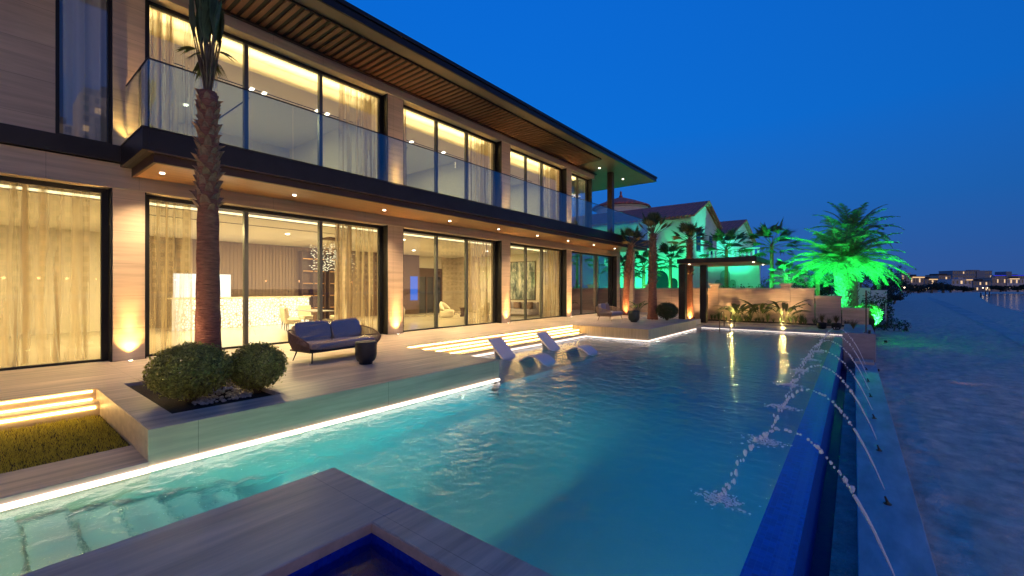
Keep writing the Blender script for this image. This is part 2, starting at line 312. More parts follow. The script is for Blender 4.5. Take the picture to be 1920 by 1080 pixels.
def ribmat():
    m = mat('ribbed_wood_panel', (.22, .155, .105), .5, noise=((1, 9, .5), .2, 4)); t = m.node_tree; return m
M['rib'] = ribmat()
def dropmat():
    m = bpy.data.materials.new('lit_water_drop'); m.use_nodes = True; b = m.node_tree.nodes['Principled BSDF']
    b.inputs['Base Color'].default_value = (.93, .93, .95, 1); b.inputs['Roughness'].default_value = .4; M['trough'].node_tree.nodes['Principled BSDF'].inputs['Specular IOR Level'].default_value = .12; b.inputs['Transmission Weight'].default_value = .0; b.inputs['IOR'].default_value = 1.33; return m
M['waterdrop'] = dropmat()

# ---------------------------------------------------------------- mesh helpers
class MB:
    def __init__(s): s.v = []; s.f = []; s.sm = False
    def box(s, x0, x1, y0, y1, z0, z1):
        if x0 > x1: x0, x1 = x1, x0
        if y0 > y1: y0, y1 = y1, y0
        if z0 > z1: z0, z1 = z1, z0
        b = len(s.v)
        s.v += [(x0, y0, z0), (x1, y0, z0), (x1, y1, z0), (x0, y1, z0), (x0, y0, z1), (x1, y0, z1), (x1, y1, z1), (x0, y1, z1)]
        s.f += [(b, b+3, b+2, b+1), (b+4, b+5, b+6, b+7), (b, b+1, b+5, b+4), (b+1, b+2, b+6, b+5), (b+2, b+3, b+7, b+6), (b+3, b, b+4, b+7)]
        return s
    def poly(s, pts):
        b = len(s.v); s.v += [tuple(p) for p in pts]; s.f.append(tuple(range(b, b + len(pts)))); return s
    def prism(s, pts, z0, z1):
        n = len(pts); b = len(s.v)
        s.v += [(p[0], p[1], z0) for p in pts] + [(p[0], p[1], z1) for p in pts]
        s.f.append(tuple(b + i for i in reversed(range(n)))); s.f.append(tuple(b + n + i for i in range(n)))
        for i in range(n): j = (i + 1) % n; s.f.append((b+i, b+j, b+n+j, b+n+i))
        return s
    def extr(s, prof, ax, a0, a1):
        """profile (2-D, ccw) swept along axis ax"""
        n = len(prof); b = len(s.v)
        def P(p, a): return {'x': (a, p[0], p[1]), 'y': (p[0], a, p[1])}[ax]
        s.v += [P(p, a0) for p in prof] + [P(p, a1) for p in prof]
        s.f.append(tuple(b + i for i in range(n))); s.f.append(tuple(b + n + i for i in reversed(range(n))))
        for i in range(n): j = (i + 1) % n; s.f.append((b+i, b+n+i, b+n+j, b+j))
        return s
    def tube(s, path, rad, n=8, cap=True):
        path = [Vector(p) for p in path]
        if isinstance(rad, (int, float)): rad = [rad] * len(path)
        b = len(s.v); up = Vector((0, 0, 1)); prevx = None
        for i, p in enumerate(path):
            d = (path[min(i+1, len(path)-1)] - path[max(i-1, 0)]).normalized()
            x = d.cross(up) if abs(d.z) < .95 else d.cross(Vector((1, 0, 0)))
            if prevx is not None:
                x = prevx - d * prevx.dot(d)
            x.normalize(); prevx = x; y = d.cross(x)
            for k in range(n):
                a = 2 * PI * k / n; q = p + (x * math.cos(a) + y * math.sin(a)) * rad[i]; s.v.append(tuple(q))
        for i in range(len(path) - 1):
            for k in range(n):
                k2 = (k + 1) % n; s.f.append((b+i*n+k, b+i*n+k2, b+(i+1)*n+k2, b+(i+1)*n+k))
        if cap:
            s.f.append(tuple(b + k for k in reversed(range(n)))); e = b + (len(path)-1)*n; s.f.append(tuple(e + k for k in range(n)))
        return s
    def lathe(s, prof, c, n=24):
        """prof [(r,z)]"""
        b = len(s.v)
        for r, z in prof:
            for k in range(n):
                a = 2 * PI * k / n; s.v.append((c[0] + r * math.cos(a), c[1] + r * math.sin(a), c[2] + z))
        for i in range(len(prof) - 1):
            for k in range(n):
                k2 = (k + 1) % n; s.f.append((b+i*n+k, b+i*n+k2, b+(i+1)*n+k2, b+(i+1)*n+k))
        s.f.append(tuple(b + k for k in reversed(range(n)))); e = b + (len(prof)-1)*n; s.f.append(tuple(e + k for k in range(n)))
        return s
    def blob(s, c, r, seg=8, ring=6, sq=(1, 1, 1), jit=0):
        b = len(s.v); c = Vector(c)
        s.v.append((c.x, c.y, c.z - r * sq[2]))
        for i in range(1, ring):
            p = PI * i / ring - PI / 2
            for k in range(seg):
                a = 2 * PI * k / seg; j = 1 + random.uniform(-jit, jit)
                s.v.append((c.x + r*sq[0]*math.cos(p)*math.cos(a)*j, c.y + r*sq[1]*math.cos(p)*math.sin(a)*j, c.z + r*sq[2]*math.sin(p)*j))
        s.v.append((c.x, c.y, c.z + r * sq[2])); t = len(s.v) - 1
        for k in range(seg):
            k2 = (k + 1) % seg; s.f.append((b, b+1+k2, b+1+k)); s.f.append((t, b+1+(ring-2)*seg+k, b+1+(ring-2)*seg+k2))
            for i in range(ring - 2): s.f.append((b+1+i*seg+k, b+1+i*seg+k2, b+1+(i+1)*seg+k2, b+1+(i+1)*seg+k))
        return s
    def build(s, name, m, parent=None, smooth=False, bevel=0, sub=0, world=True, solid=0):
        me = bpy.data.meshes.new(name)
        off = Vector((0, 0, 0))
        if parent is not None and world:
            p = parent
            while p is not None: off += Vector(p.location); p = p.parent
        vs = s.v if off.length == 0 else [(a - off.x, b_ - off.y, c - off.z) for a, b_, c in s.v]
        me.from_pydata(vs, [], s.f); me.validate(); me.update()
        ms = m if isinstance(m, (list, tuple)) else [m]
        for q in ms: me.materials.append(q)
        if smooth: me.polygons.foreach_set('use_smooth', [True] * len(me.polygons))
        o = bpy.data.objects.new(name, me); COL.objects.link(o)
        if parent is not None: o.parent = parent
        if solid:
            k = o.modifiers.new('solid', 'SOLIDIFY'); k.thickness = solid; k.offset = 0
        if bevel:
            k = o.modifiers.new('bevel', 'BEVEL'); k.width = bevel; k.segments = 2; k.limit_method = 'ANGLE'
        if sub:
            k = o.modifiers.new('sub', 'SUBSURF'); k.levels = sub; k.render_levels = sub
        return o

def thing(name, label, cat, loc=(0, 0, 0), group=None, rz=0):
    o = bpy.data.objects.new(name, None); COL.objects.link(o); o.location = loc; o.rotation_euler = (0, 0, rz)
    o['label'] = label; o['category'] = cat
    if group: o['group'] = group
    return o
def tag(o, label, cat, group=None, kind=None):
    o['label'] = label; o['category'] = cat
    if group: o['group'] = group
    if kind: o['kind'] = kind
    return o
def struct(o, label=None):
    o['kind'] = 'structure'
    if label: o['label'] = label
    return o
def copy_tree(o, parent=None):
    c = o.copy(); COL.objects.link(c); c.parent = parent
    for ch in list(o.children): copy_tree(ch, c)
    return c
def lamp(name, kind, loc, power, col, parent=None, size=.1, spot=None, blend=.6, aim=None, sizey=None):
    l = bpy.data.lights.new(name, kind); l.energy = power; l.color = col
    if kind == 'AREA':
        l.size = size
        if sizey: l.shape = 'RECTANGLE'; l.size_y = sizey
    else: l.shadow_soft_size = size
    if kind == 'SPOT': l.spot_size = R(spot); l.spot_blend = blend
    o = bpy.data.objects.new(name, l); COL.objects.link(o)
    if parent is not None:
        o.parent = parent; o.location = Vector(loc) - Vector(parent.location)
    else: o.location = loc
    if aim is not None:
        d = Vector(aim) - Vector(loc); o.rotation_euler = d.to_track_quat('-Z', 'Y').to_euler()
    return o

# ================================================================ SETTING
WZ = -.52          # pool water level
# beach, one sheet to the horizon, with a hole-free drop below the terrace
from mathutils import noise as MN
g = MB()
for x0_, x1_, y0_, y1_ in ((-1500, 1500, -1200, -12.2), (-1500, -.2, 26.0, 70), (15, 1500, 26.0, 70), (-1500, 1500, 70, 2200), (-1500, -10.3, -12.2, 26.0), (15, 1500, -12.2, 26.0)):
    g.poly([(x0_, y0_, -1.3), (x1_, y0_, -1.3), (x1_, y1_, -1.3), (x0_, y1_, -1.3)])
struct(g.build('beach_sand', M['sand']), 'wide trampled sand beach beside the pool')
g = MB(); nx, ny = 150, 560
ys_ = [-12.2 + 82.2 * (j_ / ny) ** 1.35 for j_ in range(ny + 1)]
for j_ in range(ny + 1):
    for i_ in range(nx + 1):
        x = -.2 + 15.2 * (i_ / nx) ** 1.3; y = ys_[j_]; f = min(1, (15 - x) / 2, (70 - y) / 8, (y + 12.2) / 2); 
        h = .03 * MN.noise((x * .55, y * .45, 0)) + .040 * MN.noise((x * 1.7, y * 1.5, 3)) - .035 * max(0, .35 - MN.voronoi((x * 2.1, y * 1.9, 0))[0][0]) * 2.2 + .020 * MN.noise((x * 5, y * 5, 7)) + .010 * MN.noise((x * 12, y * 11, 2))
        g.v.append((x, y, -1.3 + 1.1 * h * max(0, f)))
for j_ in range(ny):
    for i_ in range(nx): b_ = j_ * (nx + 1) + i_; g.f.append((b_, b_ + 1, b_ + nx + 2, b_ + nx + 1))
struct(g.build('beach_sand', M['sand'], smooth=True), 'trampled sand with hollows and footprints next to the coping')
g = MB(); g.poly([(-.2, 26, -1.302), (.1, 26, -1.302), (.1, -12.2, -1.302), (-.2, -12.2, -1.302)]); 
# sea
def P(px, py, Z):
    f = 806.6; s, c = math.sin(TH), math.cos(TH); d = f * (1.7 - Z) / (py - 539.5); r = d * (px - 960) / f
    return (-d * s + r * c, d * c + r * s)
shore = [P(1862, 549.6, -1.3), P(1838, 552.8, -1.3), P(1843, 560, -1.3), P(1856, 568.5, -1.3), P(1880, 575.5, -1.3), P(1920, 584.5, -1.3), (9.5, 34), (12, 15), (14, -10), (15, -400), (165, -400), (165, 60), P(2600, 549.6, -1.3)]
g = MB(); g.poly([(x, y, -1.29) for x, y in shore][::-1]); o = g.build('sea', M['sea']); struct(o, 'calm bay water curving past the beach')
if o.data.polygons[0].normal.z < 0: o.data.flip_normals()
g = MB(); g.box(166, 420, -380, 420, -1.3, -.6); struct(g.build('far_shore', M['coping']), 'opposite shore of the bay')

g = MB(); g.poly([(*P(a_, b_, -1.3), -1.286) for a_, b_ in ((1742, 556), (1775, 566), (1820, 583), (1870, 605), (1925, 632), (1925, 652), (1870, 621), (1815, 594), (1770, 573), (1738, 559))]); tl_ = g.build('tide_line', mat('damp_sand', (.62, .51, .45), .8, noise=((.4, .4, .4), .3, 5))); struct(tl_, 'dark damp band curving across the sand')
if tl_.data.polygons[0].normal.z < 0: tl_.data.flip_normals()
# terrace: decks of travertine (main deck, stair recess, near platform, foreground)
XP = -6.65; XC = -3.87; XE = -.69
t = MB()
D = -.5
t.box(-13.9, -10.2, -12, 30.0, D, 0)                        # along the facade
t.box(-10.2, -10.1, -12, 1.35, D, 0)
deck = t
deck.box(-10.2, XP, 1.35, 1.70, D, 0)
deck.box(-7.24, XP, 1.70, 3.12, D, 0)
deck.box(-10.2, XP, 3.12, 7.82, D, 0)
deck.box(-10.2, XP, 17.4, 22.7, D, 0)
deck.box(-10.2, -8.4, 22.7, 24.14, D, -.03)
deck.box(-8.4, XP, 22.7, 24.14, D, 0)
struct(deck.build('terrace', M['deck'], bevel=.004), 'travertine terrace along the house')
# cladding slabs on the sides
s_ = MB()
s_.box(XP, XP + .02, 1.325, 7.84, -.43, -.004)
s_.box(-10.1, XP - .001, 1.33, 1.349, -.6, -.004)
struct(s_.build('terrace_side', M['deckside']), 'travertine side of the near terrace')
s_ = MB(); s_.box(-10.2, XP + .02, 17.38, 17.4, -.43, -.004); s_.box(XP, XP + .02, 17.4, 24.16, -.43, -.004); s_.box(-10.2, XP, 7.82, 7.84, -.43, -.004)
struct(s_.build('platform_side', M['platside']), 'upright grained travertine side of the far platform')
# steps to the water
st = MB()
st.box(-10.2, -9.85, 7.84, 17.38, -.6, -.17); st.box(-9.85, -9.5, 7.84, 17.38, -.6, -.34)
struct(st.build('pool_steps', M['deckside'], bevel=.004), 'two travertine steps between terrace and pool')
# lawn steps, ledge by the lawn
st = MB(); st.box(-10.1, -9.78, -12, 1.33, -.6, -.19); struct(st.build('lawn_steps', M['deckside'], bevel=.004), 'travertine step down to the lawn')
st = MB(); st.box(-7.5, -6.62, -12, 1.33, -1.0, -.38); struct(st.build('lawn_ledge', M['deck'], bevel=.004), 'travertine ledge between lawn and pool')
g = MB(); g.box(-9.78, -7.5, -12, 1.33, -.9, -.40); struct(g.build('lawn_ground', M['soil']), 'soil under the lawn')
# foreground deck with the sunken plunge tub
f_ = MB()
f_.box(XC, -2.75, -9, 2.15, -.5, 0); f_.box(-2.75, XE - .06, 1.82, 2.15, -.5, 0); f_.box(-.9, XE - .06, -9, 1.82, -.5, 0); f_.box(-2.75, -.9, -9, -2.2, -.5, 0)
struct(f_.build('foreground_deck', M['deck'], bevel=.006), 'travertine deck in the foreground round the plunge tub')
j = MB(); j.box(-2.749, -2.743, -2.19, 1.812, -1.2, -.006); j.box(-2.749, -.9, 1.812, 1.819, -1.2, -.006); j.box(-.907, -.901, -2.19, 1.81, -1.2, -.006)
struct(j.build('tub_rim', mat('tub_rim_stone', (.55, .42, .34), .5, noise=((9, 9, 9), .2, 4))), 'stone rim inside the plunge tub')
j = MB(); j.box(-2.742, -2.735, -2.19, 1.805, -1.2, -.075); j.box(-2.742, -.908, 1.805, 1.811, -1.2, -.075); j.box(-2.749, -.9, -2.2, 1.81, -1.25, -1.0); j.box(-2.735, -2.3, -2.2, 1.805, -1.0, -.45); j.box(-2.3, -.9, 1.4, 1.805, -1.0, -.45)
struct(j.build('plunge_tub', M['jactile']), 'deep blue mosaic plunge tub with a bench under water')
j = MB(); j.box(-2.745, -.905, -2.19, 1.815, -1.1, -.13); struct(j.build('tub_water', M['jacwater']), 'still water in the plunge tub')

# pool shell
pf = [(XP - .02, -12), (XC + .02, -12), (XC + .02, 2.13), (XE, 2.13), (XE, 25.32), (XP - .02, 25.32), (XP - .02, 17.40), (-9.52, 17.40), (-9.52, 7.82), (XP - .02, 7.82)]
sh = MB(); PZ = -1.90
sh.box(-10.4, XE, -12.3, 25.7, PZ - .2, PZ)
def wallseg(a, b, z1=-.45, mb=sh, th=.14, z0=PZ):
    (x0, y0), (x1, y1) = a, b      # wall on the right of a->b for a clockwise outline: pushes outward
    if abs(x0 - x1) < 1e-6:
        sgn = 1 if y1 > y0 else -1; mb.box(x0, x0 + sgn * th, min(y0, y1), max(y0, y1), z0, z1)
    else:
        sgn = -1 if x1 > x0 else 1; mb.box(min(x0, x1), max(x0, x1), y0, y0 + sgn * th, z0, z1)
for i in range(len(pf)):
    a, b = pf[i], pf[(i + 1) % len(pf)]
    if i in (3,): continue
    wallseg(a, b, -.505)
struct(sh.build('pool_shell', M['pooltile']), 'pale mosaic swimming pool basin')
# shallow shelf under the loungers, stairs in the channel
sh2 = MB(); sh2.box(-9.5, -6.9, 7.84, 17.38, PZ, -1.2)
struct(sh2.build('pool_shelf', M['pooltile']), 'shallow tiled shelf under the white loungers')
sh3 = MB()
for i in range(6): sh3.box(XP, XC, (-12 if i == 0 else .28 + (i - 1) * .37), .28 + i * .37, PZ, -.74 - .17 * i)
struct(sh3.build('pool_stairs', mosaic('stair_mosaic', (.46, .56, .52), (.38, .50, .47), .1, grout=(.5, .62, .6))), 'tiled stairs under the water beside the lawn ledge')
pd = MB()
for i in range(5): pd = MB(); y_ = .31 + i * .37; pd.box(-6.5, -4.9, y_, y_ + .31, -.905 - .17 * i, -.865 - .17 * i); struct(pd.build('step_slab', mat('pale_step_slab', (.88, .86, .74), .5) if i == 0 else bpy.data.materials['pale_step_slab'], bevel=.01), 'pale slab on an underwater stair')  # pale pads put the lamp-lit patches into the colour of the darker treads
# water body
def seg(vals, step):
    out = [vals[0]]
    for p_, q_ in zip(vals, vals[1:]):
        n_ = max(1, round((q_ - p_) / step)); out += [p_ + (q_ - p_) * k_ / n_ for k_ in range(1, n_ + 1)]
    return out
xs_ = seg([-9.515, XP - .015, XC + .015, XE + .004], .038); ys_ = seg([-3.6, 2.135, 7.83, 17.39, 25.31], .042)
wt = MB(); idx = {}
for j_ in range(len(ys_) - 1):
    for i_ in range(len(xs_) - 1):
        cx, cy = (xs_[i_] + xs_[i_ + 1]) / 2, (ys_[j_] + ys_[j_ + 1]) / 2
        if cx < XP - .015 and not 7.83 < cy < 17.39: continue
        if cx > XC + .015 and cy < 2.135: continue
        q_ = []
        for di, dj in ((0, 0), (1, 0), (1, 1), (0, 1)):
            k_ = (i_ + di, j_ + dj)
            if k_ not in idx:
                x, y = xs_[k_[0]], ys_[k_[1]]
                am_ = .55 + .45 * MN.noise((x * .35, y * .30, 9.1))
                h = am_ * (.011 * MN.noise((x * 1.3 + .6 * y, y * 2.1, 0)) + .0115 * MN.noise((x * 3.4, y * 5.2 + x, 4)) + .0085 * MN.noise((x * 8.5 + y, y * 9.5, 8)))
                idx[k_] = len(wt.v); wt.v.append((x, y, WZ + 1.45 * h))
            q_.append(idx[k_])
        wt.f.append(tuple(q_))
struct(wt.build('pool_water', M['water'], smooth=True), 'rippled swimming pool water lit from below')
# overflow edge of blue mosaic, trough, coping
e = MB(); e.extr([(XE, WZ + .006), (XE, -2.0), (-.37, -2.0), (-.37, WZ - .01)][::-1], 'y', -9, 20.5); e.box(XE, -.3, 20.5, 25.4, -2, WZ + .004)
struct(e.build('overflow_edge', M['bluetile']), 'bright blue mosaic overflow edge of the pool')
e = MB(); e.box(-.37, .03, -9, 20.5, -2, -1.36); struct(e.build('overflow_trough', M['trough']), 'dark water in the overflow trough')
e = MB(); e.box(.03, .62, -9, 20.5, -2, -1.0)
struct(e.build('coping', M['coping'], bevel=.01), 'long grey stone coping with fountain nozzles')
e = MB(); e.box(-.34, .62, 20.5, 25.6, -1.6, .03)
struct(e.build('end_block', mat('end_block_stone', (.34, .29, .31), .6, noise=((3, 3, 9), .2, 5)), bevel=.008), 'stone block closing the end of the overflow trough')
e = MB(); e.box(.02, .56, 19.7, 20.49, -1.0, -.90); struct(e.build('coping_step', M['cap'], bevel=.01), 'pale stone step at the end of the coping')
# far ledge
ZL = -.38
l = MB(); l.box(XP - .04, -.34, 25.34, 26.3, -.9, ZL - .0)
struct(l.build('far_ledge', M['whitemarble'], bevel=.01), 'pale speckled stone ledge at the far end of the pool')
l = MB(); l.box(-8.6, .6, 26.3, 30.2, -.9, ZL - .01); l.box(-7.9, -.3, 27.9, 28.02, ZL - .01, ZL + .09); l.box(XP-.3, XP - .04, 24.16, 26.3, -.9, ZL + .02)
struct(l.build('far_terrace', M['deckside']), 'travertine strip before the garden wall')
l = MB(); l.box(-7.8, -.4, 28.02, 30.0, ZL, ZL + .06); struct(l.build('planting_bed', M['soil']), 'soil bed along the garden wall')
l = MB(); l.box(-13.3, -8.6, 24.16, 30.2, -.9, -.06); l.box(-8.6, XP - .3, 24.16, 26.3, -.9, -.08); struct(l.build('gravel_bed', M['gravel']), 'white pebble bed beyond the far platform')
# tree planter in the near terrace
p = MB(); p.box(-10.2, -7.24, 1.70, 3.12, -.5, -.07); struct(p.build('planter_soil', M['soil']), 'dark soil in the square planter')
def pebbles(name, area, n, r, label, z):
    g = MB()
    for _ in range(n):
        x = random.uniform(area[0], area[1]); y = random.uniform(area[2], area[3]); rr = random.uniform(.6, 1.2) * r
        g.blob((x, y, z + rr * .4), rr, 6, 4, (1, random.uniform(.7, 1), .6), .1)
    o = g.build(name, M['gravel'], smooth=True); tag(o, label, 'pebbles', kind='stuff'); return o
pebbles('pebbles', (-8.7, -7.7, 2.1, 2.9), 260, .035, 'white pebbles scattered under the two round shrubs', -.07)
pebbles('pebbles', (-9.9, -8.4, 22.8, 24.1), 300, .045, 'white pebbles round the palm on the far platform', -.03)

# lawn
gr = MB()
for _ in range(15000):
    x = random.uniform(-9.76, -7.48); y = random.uniform(-1.2, 1.31)
    if y < .0 and random.random() < .35: continue
    h = random.uniform(.03, .075); a = random.uniform(0, PI); w = .005; dx, dy = math.cos(a) * w, math.sin(a) * w; lx, ly = random.uniform(-.03, .03), random.uniform(-.03, .03)
    gr.poly([(x - dx, y - dy, -.40), (x + dx, y + dy, -.40), (x + lx, y + ly, -.40 + h)])
o = gr.build('grass', M['grassmat']); tag(o, 'short green lawn lit by the step lights', 'grass', kind='stuff')

# ================================================================ VILLA
FX = -13.4; GX = -13.75; YE = 29.6
villa = thing('modern_villa', 'two storey travertine villa with glass walls, lit from inside, long bronze balcony', 'house', (-13.4, 12, 0))
def part(mb, name, m, parent=villa, **k): return mb.build(name, m, parent, **k)
bays_lo = [(-9.0, 2.04), (2.62, 9.55), (10.22, 16.07), (16.73, 22.13), (22.69, 29.07)]
mull_lo = {1: (4.95, 7.17), 2: (12.2, 14.0), 3: (18.5, 20.0), 4: (24.5, 26.6), 0: (-5.3, -1.6)}
# piers
for (y0, y1) in [(2.04, 2.62), (9.55, 10.22), (16.07, 16.73), (22.13, 22.69), (29.07, YE)]:
    w = MB(); w.box(-14.1, FX, y0, y1, 0, 4.04); part(w, 'pier', M['stone'], bevel=.006)
w = MB(); w.box(-14.1, FX, -12, YE, 4.045, 4.60); part(w, 'lintel', M['stone_lintel'], bevel=.006)
w = MB(); w.box(-14.1, FX + .012, -12, YE, 4.02, 4.042); part(w, 'lintel_trim', mat('pale_trim', (.55, .45, .34), .4))
# upper piers
for (y0, y1) in [(2.04, 2.62), (9.55, 10.22), (16.07, 16.73), (22.13, 22.69)]:
    w = MB(); w.box(-14.1, FX, y0, y1, 5.0, 8.88); part(w, 'pier', M['stone'], bevel=.006)
w = MB(); w.box(-14.1, FX, -12, 1.13, 5.0, 9.3); part(w, 'upper_wall', M['stone'], bevel=.006)
w = MB(); w.box(-14.1, FX + .01, 2.62, 25.6, 8.885, 9.28); part(w, 'lintel', M['stone_lintel'], bevel=.006)
w = MB(); w.box(-14.1, FX, 2.04, 2.62, 8.88, 9.3); w.box(-14.1, FX, 1.13, 2.04, 9.1, 9.3); part(w, 'upper_wall_top', M['stone'])
w = MB(); w.box(-14.1, FX + .03, 2.62, 25.62, 8.86, 8.883); part(w, 'lintel_trim', mat('pale_trim_upper', (.6, .5, .36), .4))
# windows
def window(y0, y1, z0, z1, mulls, gm, fr=.15, gx=GX, fd=.10):
    f = MB()
    f.box(gx - fd, gx + .02, y0, y0 + fr, z0, z1); f.box(gx - fd, gx + .02, y1 - fr, y1, z0, z1)
    f.box(gx - fd, gx + .02, y0 + fr, y1 - fr, z0, z0 + .05); f.box(gx - fd, gx + .02, y0 + fr, y1 - fr, z1 - .10, z1)
    f.box(gx + .02, FX - .02, y1 - .03, y1 - .002, z0, z1); f.box(gx + .02, FX - .02, y0 + .002, y0 + .03, z0, z1)
    w = f.build('window', M['frame'], villa)
    for m_ in mulls:
        q = MB(); q.box(gx - fd, gx + .035, m_ - .055, m_ + .0, z0 + .05, z1 - .10); q.box(gx - fd, gx + .03, m_ + .0, m_ + .055, z0 + .05, z1 - .10); q.build('mullion', M['frame_inner'], w)
    p = MB(); ys = [y0 + fr] + list(mulls) + [y1 - fr]
    for i in range(len(ys) - 1):
        a_ = ys[i] + (.056 if i else .001); c_ = ys[i+1] - (.056 if i < len(ys) - 2 else .001)
        p.box(gx - .03, gx - .015, a_, c_, z0 + .051, z1 - .101)
    p.build('pane', gm, w)
    return w
for i, (y0, y1) in enumerate(bays_lo):
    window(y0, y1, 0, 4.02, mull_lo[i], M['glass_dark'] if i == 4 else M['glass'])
bays_up = [(1.13, 2.04), (2.62, 9.55), (10.22, 16.07), (16.73, 22.13), (22.69, 25.3)]
mull_up = {0: (), 1: (4.95, 7.17), 2: (12.2, 14.0), 3: (18.5, 20.0), 4: (24.0,)}
for i, (y0, y1) in enumerate(bays_up):
    window(y0, y1, 5.02, 9.1 if i == 0 else 8.86, mull_up[i], M['glass_up'], fr=.07 if i == 0 else .15, gx=FX - .12 if i == 0 else GX)
# upper end: glazed corner
w = MB(); w.box(-13.86, -13.66, 25.3, 25.5, 5.0, 8.86); part(w, 'corner_post', M['frame'])
w = MB(); w.box(-19.5, -13.87, 25.36, 25.375, 5.05, 8.86); part(w, 'end_pane', M['glass_up'])
# slab and balcony
w = MB(); w.box(-14.1, FX + .1, -12, 2.25, 4.62, 5.0); w.box(-24, -14.1, -12, 25.4, 4.64, 4.99); part(w, 'floor_slab', M['bronze'], bevel=.006)
w = MB(); w.box(-24, -14.1, 25.4, YE, 4.64, 4.99)
part(w, 'floor_slab_end', M['bronze'])
BX = -11.3; BY0 = 2.17; BY1 = 29.77
w = MB(); w.box(FX + .0, BX, BY0 + .1, BY1, 4.53, 4.985); w.box(FX, BX + .0, BY0, BY0 + .1, 4.53, 4.985)
part(w, 'balcony_slab', M['bronze'], bevel=.005)
w = MB(); w.box(BX - .3, BX + .015, BY0 - .015, BY1 + .015, 4.985, 5.01); w.box(FX + .1, BX - .3, BY0 - .015, BY0 + .2, 4.985, 5.01); part(w, 'slab_cap', M['bronze'])
w = MB(); w.box(BX - .2, BX - .11, BY0 + .2, BY1 - .1, 4.33, 4.529); w.box(FX + .01, BX - .2, BY0 + .2, BY0 + .26, 4.33, 4.529)
part(w, 'drip_band', M['bronze_warm'])
w = MB(); w.box(BX - .11, BX - .002, BY0 + .1, BY1 - .05, 4.515, 4.529); part(w, 'band_trim', mat('bronze_trim_bright', (.22, .15, .10), .35, .5))
w = MB(); w.box(FX + .01, BX - .2, BY0 + .26, BY1 - .1, 4.36, 4.50); part(w, 'soffit', M['woodsoffit'])
w = MB(); w.box(-13.39, BX - .35, BY0 + .3, BY1 - .2, 4.99, 5.02); part(w, 'balcony_floor', M['deck'])
# soffit downlights
for y in [2.75, 5.75, 8.75, 11.78, 14.77, 17.79, 20.77, 23.8, 26.75]:
    d = MB(); d.lathe([(.05, 0), (.05, .012)], (-12.5, y, 4.346), 14); dl = part(d, 'downlight', M['spotlamp'])
    lamp('downlight_beam', 'SPOT', (-12.5, y, 4.33), 650, (1, .70, .38), villa, .05, 120, .8, (-12.5, y, 0))
for x, y in ((-12.586, 24.72), (-12.58, 28.24)):
    d = MB(); d.lathe([(.06, 0), (.06, .012)], (x, y, 9.285), 14); part(d, 'downlight', M['spotlamp'])
    lamp('downlight_beam', 'SPOT', (x, y, 9.27), 50, (1, .74, .45), villa, .05, 90, .8, (x, y, 0))
# railing
r_ = MB(); RX = BX - .1; RZ = 6.45
seams = [BY0 + .1, 5.2, 8.3, 11.0, 13.6, 16.2, 18.8, 21.4, 24.0, 26.6, 29.7]
for a, b in zip(seams, seams[1:]): r_.box(RX, RX + .016, a + .006, b - .006, 5.0, RZ - .012)
r_.box(FX + .02, RX, BY0 + .1, BY0 + .116, 5.0, RZ - .012)
rail = part(r_, 'railing', M['railglass'])
h = MB(); h.box(RX - .012, RX + .028, BY0 + .1, 29.7, RZ - .011, RZ + .012); h.box(FX + .02, RX - .013, BY0 + .09, BY0 + .13, RZ - .011, RZ + .012); h.build('handrail', M['frame'], rail)
# roof
RXE = -11.03; RY1 = 30.45; RZ0 = 9.3
w = MB(); w.box(-24, RXE - .06, -12, RY1 - .06, RZ0 + .006, 9.42); part(w, 'roof', M['roofsoffit'])
w = MB(); w.box(-24, RXE, -12, RY1, 9.42, 9.50); w.box(-24, RXE + .05, -12, RY1 + .05, 9.52, 9.64); w.box(-24, RXE - .03, -12, RY1 - .03, 9.50, 9.52); w.box(RXE - .06, RXE, -12, RY1, 9.30, 9.42); w.box(-24, RXE - .06, RY1 - .06, RY1, 9.30, 9.42)
part(w, 'roof_edge', M['bronze'], bevel=.004)
w = MB(); w.box(-13.385, -11.58, 1.0, 22.95, 9.25, 9.30); part(w, 'slat_recess', M['black'])
w = MB(); y = 22.85
while y > .9: w.box(-13.38, -11.6, y - .125, y, 9.215, 9.249); y -= .2443
w.box(-13.385, -11.57, 22.93, 22.97, 9.21, 9.30)
part(w, 'slat', M['slat'])
w = MB(); w.box(-13.38, -13.28, -12, 25.7, 9.16, 9.214); part(w, 'soffit_edge', M['bronze_warm'])
w = MB(); w.box(-12.68, -12.34, 26.0, 26.34, 5.02, RZ0 + .003); part(w, 'roof_column', M['bronze_warm'], bevel=.01)
w = MB(); w.box(-12.5, -12.2, 29.1, 29.4, 0, 4.36); part(w, 'corner_column', M['stone'], bevel=.01)
w = MB(); w.box(-24.2, -13.9, -12, 29.9, 0.0, .012); 
part(w, 'interior_floor', M['floor_in'])
# interior shells
BXW = -23.3
w = MB(); w.box(BXW - .2, BXW, -9, 22.3, 0, 4.6); w.box(BXW, -13.95, 22.3, 22.45, 0, 4.6); w.box(BXW, -14.0, -9.2, -9.0, 0, 4.6)
part(w, 'interior_wall', M['wallwhite'])
w = MB(); w.box(BXW, -14.9, -9, 22.3, 3.92, 4.1); w.box(-14.9, -14.0, -9, 22.3, 4.15, 4.3); w.box(-14.93, -14.9, -9, 22.3, 4.1, 4.3)
part(w, 'interior_ceiling', M['ceil'])
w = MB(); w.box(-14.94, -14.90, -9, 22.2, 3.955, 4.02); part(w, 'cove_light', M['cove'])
w = MB()
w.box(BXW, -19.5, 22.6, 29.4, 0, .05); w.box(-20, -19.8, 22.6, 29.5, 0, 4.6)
part(w, 'dark_room_wall', M['black'])
